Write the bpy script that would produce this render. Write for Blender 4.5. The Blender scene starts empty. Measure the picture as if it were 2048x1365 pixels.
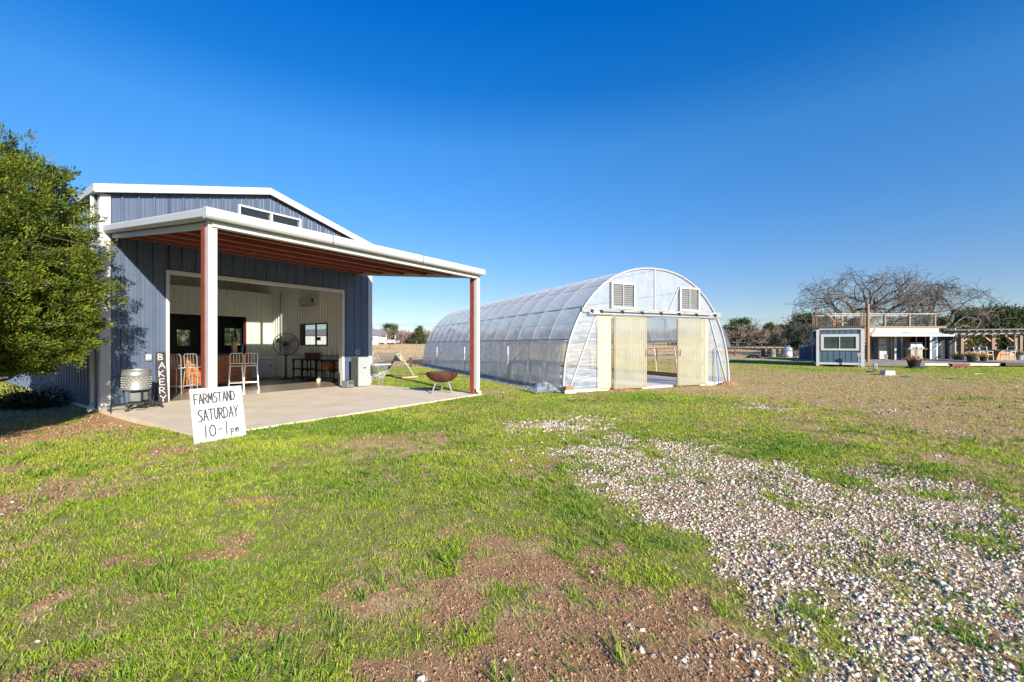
import bpy, math, random
import numpy as np
from mathutils import Vector, Matrix
random.seed(7)
rng = np.random.default_rng(11)
sc = bpy.context.scene
COL = sc.collection
R = math.radians
CAMH, F, HZ = 1.45, 870.0, 688.0

def gp(px, py, z=0.0):
    Y = F*(CAMH-z)/(py-HZ)
    return (px-1024)/F*Y, Y
def ray(px, py, Y):
    return Vector(((px-1024)/F*Y, Y, CAMH-(py-HZ)/F*Y))

# ------------------------------------------------------------ camera / light
cam = bpy.data.cameras.new('camera'); co = bpy.data.objects.new('camera', cam); COL.objects.link(co)
co.location = (0, 0, CAMH); co.rotation_euler = (R(90), 0, 0)
cam.sensor_width = 36; cam.lens = 36*F/2048; cam.shift_y = (HZ-682.5)/2048
cam.clip_start = .05; cam.clip_end = 3000
sc.camera = co
SUN = Vector((.575, -.929, .431)).normalized()       # towards the sun
sl = bpy.data.lights.new('sun', 'SUN'); so = bpy.data.objects.new('sun', sl); COL.objects.link(so)
sl.energy = 4.8; sl.angle = R(.5); sl.color = (1, .91, .76)
so.rotation_euler = SUN.to_track_quat('Z', 'Y').to_euler()
w = bpy.data.worlds.new('World'); sc.world = w; w.use_nodes = True
nt = w.node_tree; bg = nt.nodes['Background']
sky = nt.nodes.new('ShaderNodeTexSky'); sky.sky_type = 'NISHITA'; sky.sun_disc = False
sky.sun_elevation = R(23); sky.sun_rotation = math.atan2(SUN.x, SUN.y)
sky.air_density = 1.0; sky.dust_density = .25; sky.ozone_density = 3.2; sky.altitude = 0
wtc = nt.nodes.new('ShaderNodeTexCoord'); wsp = nt.nodes.new('ShaderNodeSeparateXYZ'); nt.links.new(wtc.outputs['Generated'], wsp.inputs[0])
wr = nt.nodes.new('ShaderNodeValToRGB'); nt.links.new(wsp.outputs[2], wr.inputs[0])
for _k, (_p, _c) in enumerate(((0.0, (.50, .50, .56)), (.11, (.40, .46, .57)), (.253, (.27, .50, .70)), (.407, (.20, .56, .82)), (.5, (.05, .45, .82)), (.62, (.0, .42, .90)))):
    if _k > 1: wr.color_ramp.elements.new(_p)
    _e = wr.color_ramp.elements[_k]; _e.position = _p; _e.color = (*_c, 1)
wm = nt.nodes.new('ShaderNodeMix'); wm.data_type = 'RGBA'; wm.blend_type = 'MULTIPLY'; wm.inputs[0].default_value = 1
nt.links.new(sky.outputs[0], wm.inputs[6]); nt.links.new(wr.outputs[0], wm.inputs[7]); nt.links.new(wm.outputs[2], bg.inputs[0]); bg.inputs[1].default_value = .13
vs = sc.view_settings; vs.view_transform = 'Standard'; vs.look = 'None'; vs.gamma = 1; vs.exposure = .95
sc.cycles.max_bounces = 8; sc.cycles.transparent_max_bounces = 24; sc.cycles.diffuse_bounces = 4

# ------------------------------------------------------------ noise in numpy
def _h(ix, iy, s):
    n = (ix.astype(np.int64)*374761393 + iy.astype(np.int64)*668265263 + s*1442695041) & 0xffffffff
    n = ((n ^ (n >> 13))*1274126177) & 0xffffffff
    return ((n ^ (n >> 16)) & 0xffff)/65535.0
def vn(x, y, s=0):
    ix, iy = np.floor(x), np.floor(y); fx, fy = x-ix, y-iy
    fx = fx*fx*(3-2*fx); fy = fy*fy*(3-2*fy)
    a = _h(ix, iy, s); b = _h(ix+1, iy, s); c = _h(ix, iy+1, s); d = _h(ix+1, iy+1, s)
    return (a*(1-fx)+b*fx)*(1-fy)+(c*(1-fx)+d*fx)*fy
def fbm(x, y, f, s=0, o=3):
    t = 0; a = .5; n = 0
    for k in range(o):
        t = t+a*vn(x*f+17.3*k+s, y*f-9.1*k, s+k); n += a; a *= .5; f *= 2.03
    return t/n
def sst(a, b, x):
    t = np.clip((x-a)/(b-a), 0, 1); return t*t*(3-2*t)

# ------------------------------------------------------------ materials
MATS = {}
def mat(name, col, rough=.6, metal=0, var=.12, vscale=6, bump=0, bscale=40, dirt=None, dscale=1.5, damt=.4, spec=.5, stretch=None):
    if name in MATS: return MATS[name]
    m = bpy.data.materials.new(name); m.use_nodes = True; t = m.node_tree; L = t.links; N = t.nodes
    b = N['Principled BSDF']; b.inputs['Roughness'].default_value = rough; b.inputs['Metallic'].default_value = metal
    b.inputs['Specular IOR Level'].default_value = spec
    tc = N.new('ShaderNodeTexCoord'); mp = N.new('ShaderNodeMapping'); L.new(tc.outputs['Object'], mp.inputs[0])
    if stretch: mp.inputs['Scale'].default_value = stretch
    n1 = N.new('ShaderNodeTexNoise'); n1.inputs['Scale'].default_value = vscale; n1.inputs['Detail'].default_value = 6
    L.new(mp.outputs[0], n1.inputs['Vector'])
    mx = N.new('ShaderNodeMix'); mx.data_type = 'RGBA'
    c = Vector(col[:3]); mx.inputs[6].default_value = (*[max(0, q*(1-var)) for q in c], 1); mx.inputs[7].default_value = (*[min(1, q*(1+var)) for q in c], 1)
    rp = N.new('ShaderNodeMapRange'); rp.inputs[1].default_value = .3; rp.inputs[2].default_value = .7
    L.new(n1.outputs[0], rp.inputs[0]); L.new(rp.outputs[0], mx.inputs[0]); out = mx.outputs[2]
    if dirt:
        n2 = N.new('ShaderNodeTexNoise'); n2.inputs['Scale'].default_value = dscale; n2.inputs['Detail'].default_value = 9; n2.inputs['Roughness'].default_value = .65
        L.new(mp.outputs[0], n2.inputs['Vector'])
        r2 = N.new('ShaderNodeMapRange'); r2.inputs[1].default_value = .48; r2.inputs[2].default_value = .72; r2.inputs[4].default_value = damt
        L.new(n2.outputs[0], r2.inputs[0])
        m2 = N.new('ShaderNodeMix'); m2.data_type = 'RGBA'; m2.inputs[7].default_value = (*dirt, 1)
        L.new(r2.outputs[0], m2.inputs[0]); L.new(out, m2.inputs[6]); out = m2.outputs[2]
    L.new(out, b.inputs['Base Color'])
    if bump:
        n3 = N.new('ShaderNodeTexNoise'); n3.inputs['Scale'].default_value = bscale; n3.inputs['Detail'].default_value = 5
        L.new(mp.outputs[0], n3.inputs['Vector'])
        bp = N.new('ShaderNodeBump'); bp.inputs['Strength'].default_value = bump; bp.inputs['Distance'].default_value = .02
        L.new(n3.outputs[0], bp.inputs['Height']); L.new(bp.outputs[0], b.inputs['Normal'])
    MATS[name] = m; return m
def wood(name, col, scale=3, rough=.65, along='x', dark=.45):
    if name in MATS: return MATS[name]
    st = {'x': (1, 14, 14), 'y': (14, 1, 14), 'z': (14, 14, 1)}[along]
    return mat(name, col, rough, 0, dark, scale, .25, 12, stretch=st, dirt=[q*.35 for q in col], dscale=scale*.7, damt=.5)
def glassm(name, tint=(.9, .95, .95), refl=.16, alpha=.85):
    m = bpy.data.materials.new(name); m.use_nodes = True; t = m.node_tree; N = t.nodes; L = t.links
    N.remove(N['Principled BSDF']); o = N['Material Output']
    tr = N.new('ShaderNodeBsdfTransparent'); tr.inputs[0].default_value = (*[q*alpha for q in tint], 1)
    gl = N.new('ShaderNodeBsdfGlossy'); gl.inputs['Roughness'].default_value = .03
    fr = N.new('ShaderNodeLayerWeight'); pw = N.new('ShaderNodeMath'); pw.operation = 'POWER'; pw.inputs[1].default_value = 3; L.new(fr.outputs['Facing'], pw.inputs[0])
    ad = N.new('ShaderNodeMath'); ad.operation = 'MULTIPLY_ADD'; ad.inputs[1].default_value = .5; ad.inputs[2].default_value = refl*.3; ad.use_clamp = True
    L.new(pw.outputs[0], ad.inputs[0]); mx = N.new('ShaderNodeMixShader'); L.new(ad.outputs[0], mx.inputs[0])
    L.new(tr.outputs[0], mx.inputs[1]); L.new(gl.outputs[0], mx.inputs[2]); L.new(mx.outputs[0], o.inputs[0]); MATS[name] = m; return m
def film(name, opac, col=(.8, .82, .84), folds=(1, 1, 1), fs=4, bumpd=.03, gloss=.12, vary=.25):
    """thin polythene: part clear, part diffuse / translucent, with a sheen and creases"""
    m = bpy.data.materials.new(name); m.use_nodes = True; t = m.node_tree; N = t.nodes; L = t.links
    N.remove(N['Principled BSDF']); o = N['Material Output']
    tc = N.new('ShaderNodeTexCoord'); mp = N.new('ShaderNodeMapping'); mp.inputs['Scale'].default_value = folds; L.new(tc.outputs['Object'], mp.inputs[0])
    n = N.new('ShaderNodeTexNoise'); n.inputs['Scale'].default_value = fs; n.inputs['Detail'].default_value = 5; n.inputs['Distortion'].default_value = .6; L.new(mp.outputs[0], n.inputs['Vector'])
    bp = N.new('ShaderNodeBump'); bp.inputs['Strength'].default_value = .9; bp.inputs['Distance'].default_value = bumpd; L.new(n.outputs[0], bp.inputs['Height'])
    df = N.new('ShaderNodeBsdfDiffuse'); df.inputs[0].default_value = (*col, 1); L.new(bp.outputs[0], df.inputs['Normal'])
    tl = N.new('ShaderNodeBsdfTranslucent'); tl.inputs[0].default_value = (*col, 1)
    gl = N.new('ShaderNodeBsdfGlossy'); gl.inputs['Roughness'].default_value = .22; L.new(bp.outputs[0], gl.inputs['Normal'])
    tr = N.new('ShaderNodeBsdfTransparent'); tr.inputs[0].default_value = (.97, .98, 1, 1)
    a = N.new('ShaderNodeMixShader'); a.inputs[0].default_value = .45; L.new(df.outputs[0], a.inputs[1]); L.new(tl.outputs[0], a.inputs[2])
    b = N.new('ShaderNodeMixShader'); b.inputs[0].default_value = gloss; L.new(a.outputs[0], b.inputs[1]); L.new(gl.outputs[0], b.inputs[2])
    n2 = N.new('ShaderNodeTexNoise'); n2.inputs['Scale'].default_value = fs*1.6; n2.inputs['Detail'].default_value = 4; L.new(mp.outputs[0], n2.inputs['Vector'])
    rp = N.new('ShaderNodeMapRange'); rp.inputs[1].default_value = .35; rp.inputs[2].default_value = .65; rp.inputs[3].default_value = max(0, opac-vary); rp.inputs[4].default_value = min(1, opac+vary); L.new(n2.outputs[0], rp.inputs[0])
    c = N.new('ShaderNodeMixShader'); L.new(rp.outputs[0], c.inputs[0]); L.new(tr.outputs[0], c.inputs[1]); L.new(b.outputs[0], c.inputs[2]); L.new(c.outputs[0], o.inputs[0])
    MATS[name] = m; return m
def foliage(name, attr='tint', tr=.35, rough=.6):
    m = bpy.data.materials.new(name); m.use_nodes = True; t = m.node_tree; N = t.nodes; L = t.links
    b = N['Principled BSDF']; b.inputs['Roughness'].default_value = rough; b.inputs['Specular IOR Level'].default_value = .25
    at = N.new('ShaderNodeAttribute'); at.attribute_name = attr; L.new(at.outputs['Color'], b.inputs['Base Color'])
    tl = N.new('ShaderNodeBsdfTranslucent'); L.new(at.outputs['Color'], tl.inputs[0])
    mx = N.new('ShaderNodeMixShader'); mx.inputs[0].default_value = tr; L.new(b.outputs[0], mx.inputs[1]); L.new(tl.outputs[0], mx.inputs[2]); L.new(mx.outputs[0], N['Material Output'].inputs[0])
    MATS[name] = m; return m

WHITE = mat('white_paint', (.50, .51, .52), .4, var=.05, dirt=(.5, .46, .4), dscale=1.2, damt=.22)
LINER = mat('white_liner', (.80, .80, .73), .5, var=.04, dirt=(.5, .47, .4), dscale=1, damt=.15)
BLUE = mat('blue_steel', (.074, .104, .168), .42, .0, .07, 3, dirt=(.16, .16, .19), dscale=.8, damt=.18)
REDOX = mat('red_oxide', (.24, .055, .035), .6, var=.2, dirt=(.1, .035, .025), damt=.4)
GALV = mat('galvanised', (.5, .51, .52), .35, .7, .12, 9)
ALU = mat('brushed_aluminium', (.72, .7, .66), .35, .75, .08, 12)
CONC = mat('concrete', (.68, .585, .45), .8, 0, .08, 1.2, .2, 60, dirt=(.56, .40, .27), dscale=1.6, damt=.6)
FLOORM = mat('sealed_concrete', (.30, .25, .2), .28, 0, .2, 1.4, .05, 30, dirt=(.16, .13, .1), dscale=.9, damt=.5)
DARK = mat('dark_teal_paint', (.022, .035, .045), .55, var=.2)
BLACK = mat('black_metal', (.018, .018, .02), .45, .2, .2)
CEDAR = wood('cedar_boards', (.40, .13, .035), 4, .55, 'x')
PINE = wood('weathered_pine', (.38, .24, .13), 4, .75, 'z')
GREYW = wood('grey_wood', (.28, .26, .24), 4, .8, 'x')
RUST = mat('rusty_iron', (.085, .032, .022), .75, .3, .45, 7, .3, 40, dirt=(.17, .075, .045), dscale=3, damt=.6)
CREAM = mat('cream_fibreglass', (.56, .51, .36), .45, 0, .08, 3, dirt=(.5, .45, .3), dscale=2, damt=.4)
GLASS = glassm('window_glass')
DGLASS = glassm('dark_glass', (.3, .36, .36), .4, .6)
LGREY = mat('light_grey_paint', (.34, .35, .37), .4, .1, .06)
DGREY = mat('dark_grey_plastic', (.06, .065, .07), .5, 0, .15)
STEEL = mat('drum_steel', (.30, .30, .29), .45, .55, .12, 5)
BARK = mat('bark', (.11, .08, .055), .9, 0, .35, 8, .6, 30)
GBARK = mat('grey_bark', (.13, .112, .092), .9, 0, .35, 6, .5, 20)
BRUSHB = mat('brush_bark', (.20, .15, .12), .9, 0, .3, 3)
RED = mat('red_brown_paint', (.16, .035, .025), .55, 0, .3)
TARP = film('loose_film', .75, (.6, .64, .68), (1, 1, 1), 7, .06, .2)

# ------------------------------------------------------------ mesh builder
class MB:
    def __init__(s): s.v = []; s.f = []
    def quad(s, a, b, c, d):
        n = len(s.v); s.v += [tuple(a), tuple(b), tuple(c), tuple(d)]; s.f.append((n, n+1, n+2, n+3)); return s
    def box(s, x0, x1, y0, y1, z0, z1, M=None):
        n = len(s.v); p = [(x, y, z) for z in (z0, z1) for x, y in ((x0, y0), (x1, y0), (x1, y1), (x0, y1))]
        if M is not None: p = [tuple(M @ Vector(q)) for q in p]
        s.v += p
        s.f += [tuple(n+i for i in q) for q in ((3, 2, 1, 0), (4, 5, 6, 7), (0, 1, 5, 4), (1, 2, 6, 5), (2, 3, 7, 6), (3, 0, 4, 7))]; return s
    def bar(s, p, q, w, h=None, up=(0, 0, 1)):
        h = h or w; p = Vector(p); q = Vector(q); d = q-p; l = d.length; z = d/l; u = Vector(up)
        if abs(z.dot(u)) > .98: u = Vector((1, 0, 0))
        x = u.cross(z).normalized(); y = z.cross(x); M = Matrix((x, y, z)).transposed().to_4x4(); M.translation = p
        return s.box(-w/2, w/2, -h/2, h/2, 0, l, M)
    def tube(s, pts, r, n=8, cap=True):
        pts = [Vector(p) for p in pts]; rs = r if isinstance(r, (list, tuple)) else [r]*len(pts)
        b = len(s.v); prev = None
        for i, p in enumerate(pts):
            d = (pts[min(i+1, len(pts)-1)]-pts[max(i-1, 0)]).normalized()
            u = prev if prev is not None else (Vector((0, 0, 1)) if abs(d.z) < .9 else Vector((1, 0, 0)))
            x = (u-d*u.dot(d)).normalized(); prev = x; y = d.cross(x)
            for k in range(n):
                a = 2*math.pi*k/n; s.v.append(tuple(p+(x*math.cos(a)+y*math.sin(a))*rs[i]))
        for i in range(len(pts)-1):
            for k in range(n):
                k2 = (k+1) % n; s.f.append((b+i*n+k, b+i*n+k2, b+(i+1)*n+k2, b+(i+1)*n+k))
        if cap and n > 2:
            s.f.append(tuple(b+k for k in reversed(range(n)))); s.f.append(tuple(b+(len(pts)-1)*n+k for k in range(n)))
        return s
    def lathe(s, prof, n=24, c=(0, 0, 0), M=None):
        b = len(s.v)
        for r, z in prof:
            for k in range(n):
                a = 2*math.pi*k/n; p = Vector((c[0]+r*math.cos(a), c[1]+r*math.sin(a), c[2]+z))
                s.v.append(tuple(M @ p) if M is not None else tuple(p))
        for i in range(len(prof)-1):
            for k in range(n):
                k2 = (k+1) % n; s.f.append((b+i*n+k, b+i*n+k2, b+(i+1)*n+k2, b+(i+1)*n+k))
        return s
    def ngon(s, pts, thick=None):
        n = len(s.v); m = len(pts); s.v += [tuple(p) for p in pts]; s.f.append(tuple(range(n, n+m)))
        if thick:
            t = Vector(thick); s.v += [tuple(Vector(p)+t) for p in pts]; s.f.append(tuple(reversed(range(n+m, n+2*m))))
            for i in range(m):
                j = (i+1) % m; s.f.append((n+j, n+i, n+m+i, n+m+j))
        return s
    def ribs(s, x0, x1, y, zb, zt, pitch=.3, dep=.03, axis='x', flip=1, minor=True):
        """vertical ribbed steel sheet; zb / zt numbers or functions of x"""
        fb = zb if callable(zb) else (lambda x: zb); ft = zt if callable(zt) else (lambda x: zt)
        pr = []; k = math.floor(x0/pitch)-1
        while k*pitch < x1+pitch:
            o = k*pitch; q = [(-.035, 0), (-.018, dep), (.018, dep), (.035, 0)]
            if minor: q += [(pitch*.33-.012, 0), (pitch*.33, dep*.25), (pitch*.33+.012, 0), (pitch*.66-.012, 0), (pitch*.66, dep*.25), (pitch*.66+.012, 0)]
            pr += [(o+a, h) for a, h in q]; k += 1
        pr = [(x0, 0)]+[p for p in pr if x0+.002 < p[0] < x1-.002]+[(x1, 0)]
        xs = sorted(set([p[0] for p in pr])); d = dict(pr); b = len(s.v)
        for x in xs:
            h = d[x]*flip
            for z in (fb(x), ft(x)): s.v.append((x, y-h, z) if axis == 'x' else (y-h, x, z))
        for i in range(len(xs)-1): s.f.append((b+2*i, b+2*i+2, b+2*i+3, b+2*i+1))
        return s
    def build(s, name, m, parent=None, smooth=False, bev=0):
        me = bpy.data.meshes.new(name); me.from_pydata(s.v, [], s.f); me.materials.append(m)
        if smooth:
            me.polygons.foreach_set('use_smooth', [True]*len(me.polygons))
            try: me.set_sharp_from_angle(angle=R(40))
            except Exception: pass
        me.update(); o = bpy.data.objects.new(name, me); COL.objects.link(o)
        if parent: o.parent = parent
        if bev:
            b = o.modifiers.new('b', 'BEVEL'); b.width = bev; b.segments = 2; b.limit_method = 'ANGLE'
        return o
def tag(o, label, cat, group=None, kind=None):
    if label: o['label'] = label
    if cat: o['category'] = cat
    if group: o['group'] = group
    if kind: o['kind'] = kind
    return o
def thing(name, label, cat, loc=(0, 0, 0), rz=0, group=None):
    o = bpy.data.objects.new(name, None); o.empty_display_size = .2; COL.objects.link(o)
    o.location = loc; o.rotation_euler = (0, 0, rz); return tag(o, label, cat, group)
def clone(o, parent=None):
    c = o.copy(); COL.objects.link(c)
    if parent: c.parent = parent
    for ch in [q for q in o.children]: clone(ch, c)
    return c
def at(o, loc, rz=0, sc_=1):
    o.location = loc; o.rotation_euler = (0, 0, rz); o.scale = (sc_,)*3 if not isinstance(sc_, tuple) else sc_; return o
class Frame:
    def __init__(s, x, y, th): s.x, s.y, s.t = x, y, th; s.c, s.s = math.cos(th), math.sin(th)
    def w(s, a, b, z=0): return (s.x+a*s.c-b*s.s, s.y+a*s.s+b*s.c, z)
    def inv(s, X, Y): dx, dy = X-s.x, Y-s.y; return dx*s.c+dy*s.s, -dx*s.s+dy*s.c
BF = Frame(-8.62, 10.93, R(55.5))       # barn: x along the front, y inwards
GF = Frame(1.53, 13.06, R(24.5))        # greenhouse
CF = Frame(20.1, 28.7, R(-32.7))        # cabin

# ------------------------------------------------------------ ground
def gz(x, y):
    x = np.asarray(x, float); y = np.asarray(y, float)
    r = np.where(y < 36, 0, np.where(y < 120, (y-36)*.0205, 1.72+(y-120)*.001))
    r = r*sst(34, 44, y)
    ls, lu = BF.inv(x, y)
    drop = -.15*sst(-.9, -1.6, ls)*sst(-5.2, -1.5, lu)*sst(40, 20, lu)
    n = .03*(fbm(x, y, .55, 3)-.5)+.022*(fbm(x, y, 3.1, 8)-.5)
    pad = (ls > -1.4)*(ls < 6.2)*(lu > -5.6)*(lu < 9.5)
    return -.035+r+drop+n*(1-.8*pad)
def blobs(L, x, y):
    t = np.zeros_like(x)
    for px, py, rx, ry, wgt in L:
        cx, cy = gp(px, py); ax = rx/F*cy; ay = (gp(px, py-ry)[1]-gp(px, py+ry)[1])/2
        t = np.maximum(t, wgt*np.exp(-(((x-cx)/ax)**2+((y-cy)/ay)**2)))
    return t
GRAVEL = [(1110, 848, 110, 18, .95), (1165, 835, 70, 12, .7), (1130, 900, 110, 26, .7), (1230, 985, 90, 40, .5), (1240, 1130, 130, 40, .42), (1530, 812, 70, 8, .75), (1740, 818, 70, 6, .65), (1930, 862, 40, 7, .6), (1690, 1330, 200, 70, .6), (1450, 1290, 160, 40, .35), (1860, 905, 40, 8, .5)]
HOLES = [(1750, 1120, 120, 26, .45), (1950, 1080, 120, 20, .45), (1560, 1180, 90, 26, .4), (1300, 900, 70, 10, .4), (1820, 1200, 130, 24, .35), (1680, 955, 75, 26, .8), (1345, 1075, 110, 32, .9), (1930, 1262, 95, 40, 1.0), (1440, 950, 110, 14, .5), (1560, 1000, 60, 18, .4), (1640, 1250, 130, 40, .5), (1500, 905, 120, 10, .5), (1880, 985, 110, 14, .6), (1590, 1085, 60, 20, .35), (1760, 1330, 90, 30, .4), (1290, 955, 70, 14, .45), (1480, 1180, 80, 22, .4)]
DIRT = [(40, 815, 170, 34, 1.3), (-120, 830, 200, 50, 1.3), (325, 898, 60, 14, 1.10), (120, 845, 190, 38, 1.30), (-60, 860, 160, 60, 1.10), (470, 1072, 60, 18, 1.02), (425, 1105, 75, 18, 1.09), (300, 1182, 90, 20, 1.09), (490, 1255, 90, 26, 1.09), (20, 1010, 90, 70, 0.96), (120, 1330, 160, 40, 1.09),
        (215, 985, 80, 12, 0.90), (265, 1108, 70, 14, 0.83), (500, 993, 70, 8, 0.77), (1200, 1290, 370, 150, 1.05), (980, 1340, 280, 110, 1.15), (1330, 1180, 280, 90, 0.85), (1130, 1120, 300, 60, 0.80), (930, 1210, 100, 60, 0.96), (1500, 1330, 280, 90, 0.95),
        (1080, 915, 90, 14, 0.77), (1180, 790, 60, 6, 1.15), (1440, 768, 40, 5, 1.28), (790, 870, 110, 9, 0.70), (50, 1180, 120, 30, 0.64), (1020, 1060, 150, 30, 0.70), (700, 1180, 80, 30, 0.58)]
DRY = [(1700, 790, 420, 30, 1.1), (2000, 870, 260, 40, 1.1), (1750, 770, 500, 55, 1.09), (1900, 850, 420, 45, 1.15), (1650, 800, 260, 25, 0.98), (2000, 920, 200, 40, 0.80), (790, 878, 190, 26, 0.86), (60, 1000, 160, 120, 0.80), (150, 1250, 240, 120, 0.63), (1100, 1100, 420, 110, 0.71), (1250, 1250, 430, 140, 0.80),
       (1050, 940, 260, 34, 0.63), (1300, 815, 220, 15, 0.63), (1480, 840, 120, 12, 0.57), (1020, 775, 110, 10, 0.52), (1400, 990, 200, 60, 0.52), (480, 1150, 200, 80, 0.52), (300, 930, 260, 26, 0.34)]
LUSH = [(1600, 885, 190, 22, .9), (1840, 935, 120, 22, .95), (1150, 1010, 130, 50, .75), (1500, 905, 160, 16, .7), (1950, 960, 80, 16, .8), (700, 960, 500, 45, .5), (650, 845, 380, 25, .9), (1280, 790, 260, 14, .8), (1700, 862, 130, 12, .6), (1960, 795, 110, 8, .6), (600, 1100, 260, 60, .4),
        (1640, 790, 90, 9, .5), (1920, 1250, 60, 50, .8), (1300, 1060, 130, 30, .5), (1590, 735, 120, 8, .7), (1900, 740, 130, 5, .5), (960, 800, 100, 20, .6), (860, 775, 110, 18, .8)]
GP = [gp(*q) for q in ((1115, 900), (1230, 868), (1420, 886), (1600, 922), (1800, 942), (2048, 998), (2400, 1070), (2700, 1365), (2700, 1700), (1640, 1700), (1560, 1365), (1490, 1260), (1400, 1150), (1290, 1080), (1235, 1000), (1150, 940))]
def pdist(x, y, P):
    d = np.full(x.shape, 1e9); ins = np.zeros(x.shape, bool)
    for (ax_, ay_), (bx_, by_) in zip(P, P[1:]+P[:1]):
        ex, ey = bx_-ax_, by_-ay_; t = np.clip(((x-ax_)*ex+(y-ay_)*ey)/(ex*ex+ey*ey), 0, 1)
        d = np.minimum(d, np.hypot(x-ax_-t*ex, y-ay_-t*ey)); c = ((ay_ > y) != (by_ > y)) & (x < ex*(y-ay_)/(ey if abs(ey) > 1e-9 else 1e-9)+ax_); ins ^= c
    return np.where(ins, d, -d)
def masks(x, y):
    n1 = fbm(x, y, .6, 21)-.5; n2 = fbm(x, y, 2.3, 31)-.5; n3 = fbm(x, y, 7.5, 41, 2)-.5; n1 = n1*1.3; n2 = n2*1.5; n3 = n3*1.5
    g = blobs(GRAVEL, x, y); d = blobs(DIRT, x, y); r = blobs(DRY, x, y); l = blobs(LUSH, x, y)
    far = sst(24, 34, y)
    sd = pdist(x, y, GP)/np.maximum(y, 1.5); ho = blobs(HOLES, x, y)
    g = np.maximum(g, np.clip(.55+sd/.24, 0, 1.08)*np.where(y < 20, 1, 0))-.85*ho
    n4 = (fbm(x, y, 14, 141, 2)-.5)*1.3
    G = sst(.30, .84, g+.62*n2+.5*n3+.5*n4+.2*n1)*(1-far); G = np.where(g < .12, 0, G); l = np.maximum(l, ho)
    D = sst(.34, .86, d+.5*n2+.6*n3+.6*n4+.25*n1)*(1-far)
    leftfield = sst(25, 29, y)*sst(8, 2, x-.15*y)
    rf = np.maximum(sst(30, 46, y)*.95, leftfield)
    Rr = sst(.20, .76, np.maximum(r, rf)+.95*n1+.75*n2+.55*n3+.4*n4-.5*l)
    Lh = sst(.35, .8, l+.5*n2+.5*n3)
    return G, D, Rr, Lh
def axis(segs):
    out = []
    for a, b, st in segs: out += list(np.arange(a, b, st))
    return np.array(out)
def grow(a, b, st, g=1.12):
    o = []; x = a
    while x < b: o.append(x); x += st; st *= g
    return o+[b]
yl = np.array(sorted(set([-60, -30, -15, -8, -4, -2, -1, 0]+list(np.round(np.arange(.5, 9, .045), 4))+grow(9, 900, .06, 1.028))))
xh = list(np.round(np.arange(0, 7, .05), 4))+grow(7, 900, .06, 1.033)
xl = np.array(sorted(set([-q for q in xh]+xh)))
X, Yg = np.meshgrid(xl, yl); xf, yf = X.ravel(), Yg.ravel()
Z = gz(xf, yf)
def npmesh(name, V, faces_idx, nper, m, parent=None, tint=None, smooth=False):
    me = bpy.data.meshes.new(name); nf = len(faces_idx)//nper
    me.vertices.add(len(V)); me.vertices.foreach_set('co', V.astype(np.float32).ravel())
    me.loops.add(len(faces_idx)); me.loops.foreach_set('vertex_index', faces_idx.astype(np.int32))
    me.polygons.add(nf); me.polygons.foreach_set('loop_start', np.arange(0, len(faces_idx), nper, dtype=np.int32))
    if smooth: me.polygons.foreach_set('use_smooth', np.ones(nf, bool))
    me.update(calc_edges=True)
    if tint is not None:
        a = me.color_attributes.new('tint', 'FLOAT_COLOR', 'POINT'); c = np.ones((len(V), 4), np.float32); c[:, :tint.shape[1]] = tint; a.data.foreach_set('color', c.ravel())
    me.materials.append(m); o = bpy.data.objects.new(name, me); COL.objects.link(o)
    if parent: o.parent = parent
    return o
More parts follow.
